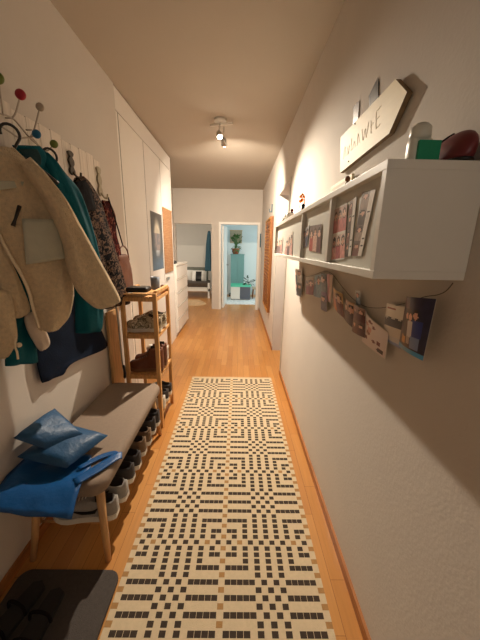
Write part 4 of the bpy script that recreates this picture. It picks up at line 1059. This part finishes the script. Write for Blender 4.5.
# ------------------------------------------------------------------ bedroom seen through the left doorway
rb = tag(MB().prism([(-1.45, 7.0, .001), (-1.0, 6.98, .001), (-.80, 7.2, .001), (-.86, 7.5, .001), (-1.1, 7.9, .001), (-1.5, 7.8, .001), (-1.62, 7.35, .001)], (0, 0, .008)).build('hide_rug', M['hide']), 'pale hide rug on the bedroom floor', 'rug')
bd = empty('bed', (-1.5, 8.7, 0), 'white framed bed with dark brown blanket in the bedroom', 'bed')
bx0, bx1, by0, by1 = -2.4, -.80, 8.15, 9.1
MB().box(bx0, bx1, by0, by0+.035, .20, .27).box(bx0, bx1, by1-.035, by1, .20, .27).box(bx0, bx0+.04, by0, by1, .20, .27).box(bx1-.04, bx1, by0, by1, .20, .27).build('frame', M['white'], bd)
for xx in (bx0, bx1-.06):
    for yy in (by0, by1-.06): MB().box(xx, xx+.06, yy, yy+.06, 0, .44 if yy == by0 else .75).build('leg', M['white'], bd)
rounded_slab(bx0+.05, bx1-.065, by0+.04, by1-.06, .22, .40, .06, .05).build('mattress', M['linen'], bd, smooth=True)
rounded_slab(bx0+.04, bx1-.062, by0+.036, by1-.12, .29, .44, .06, .04).build('blanket', M['brownblanket'], bd, smooth=True)
def cushion(x, y, z, w_, h_, tilt, mt, label, stripe=None):
    r = empty('cushion', (x, y, z), label, 'cushion', 'cushions on the bed'); mb = MB(); n = 12; T = []; B = []
    for j in range(n+1):
        for i in range(n+1):
            u, v = i/n*2-1, j/n*2-1; e = ((1-u*u)*(1-v*v))**.45*.07
            pz = (v+1)/2*h_
            T.append((u*w_/2, -e+pz*tilt, pz)); B.append((u*w_/2, e+pz*tilt, pz))
    m_ = n+1; N = m_*m_; 
    for j in range(n):
        for i in range(n):
            a = j*m_+i
            if not mb.v: mb.v = [Vector(p) for p in T+B]
            mb.f += [[a, a+1, a+m_+1, a+m_], [N+a+m_, N+a+m_+1, N+a+1, N+a]]; k = 1 if (stripe and 3 <= i <= 7 and j < 11) else 0; mb.m += [k, k]
    per = [i for i in range(m_)]+[j*m_+m_-1 for j in range(1, m_)]+[(m_-1)*m_+i for i in range(m_-2, -1, -1)]+[j*m_ for j in range(m_-2, 0, -1)]
    for k in range(len(per)): mb.f.append([per[k], N+per[k], N+per[(k+1) % len(per)], per[(k+1) % len(per)]]); mb.m.append(0)
    mb.build('cover', [mt, stripe or mt], r, local=True, smooth=True); return r
cushion(-1.62, 8.72, .445, .50, .30, .35, M['linen'], 'white cushion at the left on the bed')
cushion(-1.16, 8.60, .445, .42, .30, .4, M['linen'], 'white cushion with black stripe in the middle of the bed', M['black'])
cushion(-1.32, 8.90, .445, .80, .38, .2, M['greycushion'], 'wide grey green cushion at the back of the bed')
bt = empty('hanging_coat', (-.66, 7.6, .6), 'slate teal coat hanging on the bedroom wall beside the doorway', 'coat')
def cy_(px, py): return on_y(px, py, 7.55)
cloth([(cy_(208, 231), cy_(210.3, 231)), (cy_(206.5, 244), cy_(210.8, 244)), (cy_(205.8, 256), cy_(211, 256)), (cy_(205.2, 264), cy_(211, 264)), (cy_(205.2, 271), cy_(211, 271))], (-.35, -1, 0), .06, .012, 2.5, 14, wob=.02).build('body', M['coatblue'], bt, smooth=True)
MB().tube([(-.602, 7.57, 1.86), (-.66, 7.57, 1.86), (-.70, 7.57, 1.89)], .008, 8).build('hook', M['iron'], bt, smooth=True)

# ------------------------------------------------------------------ living room seen through the right doorway
tag(MB().box(-.30, 1.4, 7.30, 8.40, .0005, .009).build('pale_rug', M['rugwhite']), 'pale patterned rug on the far right room floor', 'rug')
lc = empty('low_cabinet', (.1, 8.12, .009), 'low cabinet with white side and slate grey front in the far right room', 'cabinet')
LY = 7.95
MB().box(-.20, .06, LY, LY+.38, .03, .37, bev=.004).build('white_side', M['white'], lc)
MB().box(.062, .35, LY, LY+.38, .03, .37, bev=.004).build('slate_front', M['slate'], lc)
for xx in (-.18, .31): MB().box(xx, xx+.03, LY+.02, LY+.34, .009, .03).build('foot', M['black'], lc)
tr = empty('turquoise_tray', (.08, 8.1, .37), 'turquoise tray standing on the low cabinet', 'tray')
mb = MB().box(-.20, .36, LY-.005, LY+.37, .371, .385).box(-.20, .36, LY-.005, LY+.008, .385, .43).box(-.20, .36, LY+.357, LY+.37, .385, .43).box(-.20, -.187, LY+.008, LY+.357, .385, .43).box(.347, .36, LY+.008, LY+.357, .385, .43)
mb.build('tray_body', M['turq'], tr); MB().tube([(.36, LY+.12, .41), (.385, LY+.14, .41), (.385, LY+.22, .41), (.36, LY+.24, .41)], .006, 8).build('handle', M['turq'], tr)
tc_ = empty('teal_cupboard', (-.02, 8.75, 0), 'tall teal painted cupboard behind the low cabinet', 'cupboard')
ty = 8.55
MB().box(-.22, .17, ty, ty+.36, 0.05, 1.22).build('carcass', M['tealpaint'], tc_); MB().box(-.215, -.028, ty-.018, ty, .09, 1.20, bev=.003).build('door', M['tealpaint'], tc_); MB().box(-.022, .165, ty-.018, ty, .09, 1.20, bev=.003).build('door', M['tealpaint'], tc_)
MB().box(-.23, .18, ty-.01, ty+.37, 1.22, 1.245, bev=.003).build('top', M['tealpaint'], tc_); MB().box(-.26, .15, ty+.02, ty+.34, 0, .05).build('plinth', M['black'], tc_)
def plant(name, c, rpot, hpot, potm, leafm, nl, spread, hgt_, label, seed, trail=0.3):
    R_ = random.Random(seed); r = empty(name, c, label, 'plant')
    MB().lathe([(rpot*.7, 0), (rpot, hpot), (rpot*1.06, hpot), (rpot*1.06, hpot*.86), (rpot*.9, hpot*.85), (0, hpot*.84)], c, 20).build('pot', potm, r, smooth=True)
    lf_ = MB(); sm = MB(); base = Vector(c)+Vector((0, 0, hpot*.85))
    for k in range(nl):
        a = R_.uniform(0, 2*PI); el = R_.uniform(-trail, 1.0); rr = spread*R_.uniform(.4, 1)
        tip = base+Vector((math.cos(a)*rr, math.sin(a)*rr, hgt_*el)); midp = base+Vector((math.cos(a)*rr*.45, math.sin(a)*rr*.45, hgt_*max(.25, el*.8)))
        sm.tube(cr([base, midp, tip], 4), .004, 5)
        dr = (tip-midp).normalized(); sd = dr.cross(Vector((0, 0, 1))); sd = sd.normalized() if sd.length > .01 else Vector((1, 0, 0)); up_ = sd.cross(dr); ll = R_.uniform(.07, .12); ww = ll*.32
        pts = [tip-dr*ll*.2, tip+sd*ww+dr*ll*.25-up_*.004, tip+dr*ll*.8, tip-sd*ww+dr*ll*.25-up_*.004, tip+dr*ll*.3+up_*.012]
        o = len(lf_.v); lf_.add(pts+[p-up_*.003 for p in pts], [(0, 1, 4), (1, 2, 4), (2, 3, 4), (3, 0, 4), (6, 5, 9), (7, 6, 9), (8, 7, 9), (5, 8, 9), (0, 5, 6, 1), (1, 6, 7, 2), (2, 7, 8, 3), (3, 8, 5, 0)])
    lf_.build('foliage', leafm, r); sm.build('stems', leafm, r)
    return r
plant('potted_plant', (-.08, 8.70, 1.246), .11, .16, M['terra'], M['leaf'], 46, .15, .40, 'leafy green plant in a terracotta pot on the teal cupboard', 5, .2)
plant('small_plant', (.30, 8.22, .385), .045, .06, M['white'], M['darkleaf'], 18, .16, .20, 'small dark leafed plant in a white pot on the turquoise tray', 9, .1)
pc = empty('picture_board', (-.05, 8.94, 1.45), 'brown paper picture on the wall behind the green plant', 'picture')
MB().box(-.26, .10, 8.935, 8.949, 1.56, 1.92).build('sheet', M['kraft'], pc); MB().box(-.27, .11, 8.93, 8.9485, 1.92, 1.935).build('hanging_bar', M['birch'], pc)
st_ = empty('low_bench', (.62, 8.35, 0), 'low wooden bench with pale top at the right of the far right room', 'bench')
MB().box(.42, 1.1, 8.15, 8.5, .28, .32, bev=.004).build('top', M['kraft'], st_)
for xx in (.45, 1.04):
    for yy in (8.18, 8.44): MB().tube([(xx, yy, .28), (xx+(.02 if xx > .8 else -.02), yy, .0095)], [.018, .012], 10).build('leg', M['carved_dark'], st_)
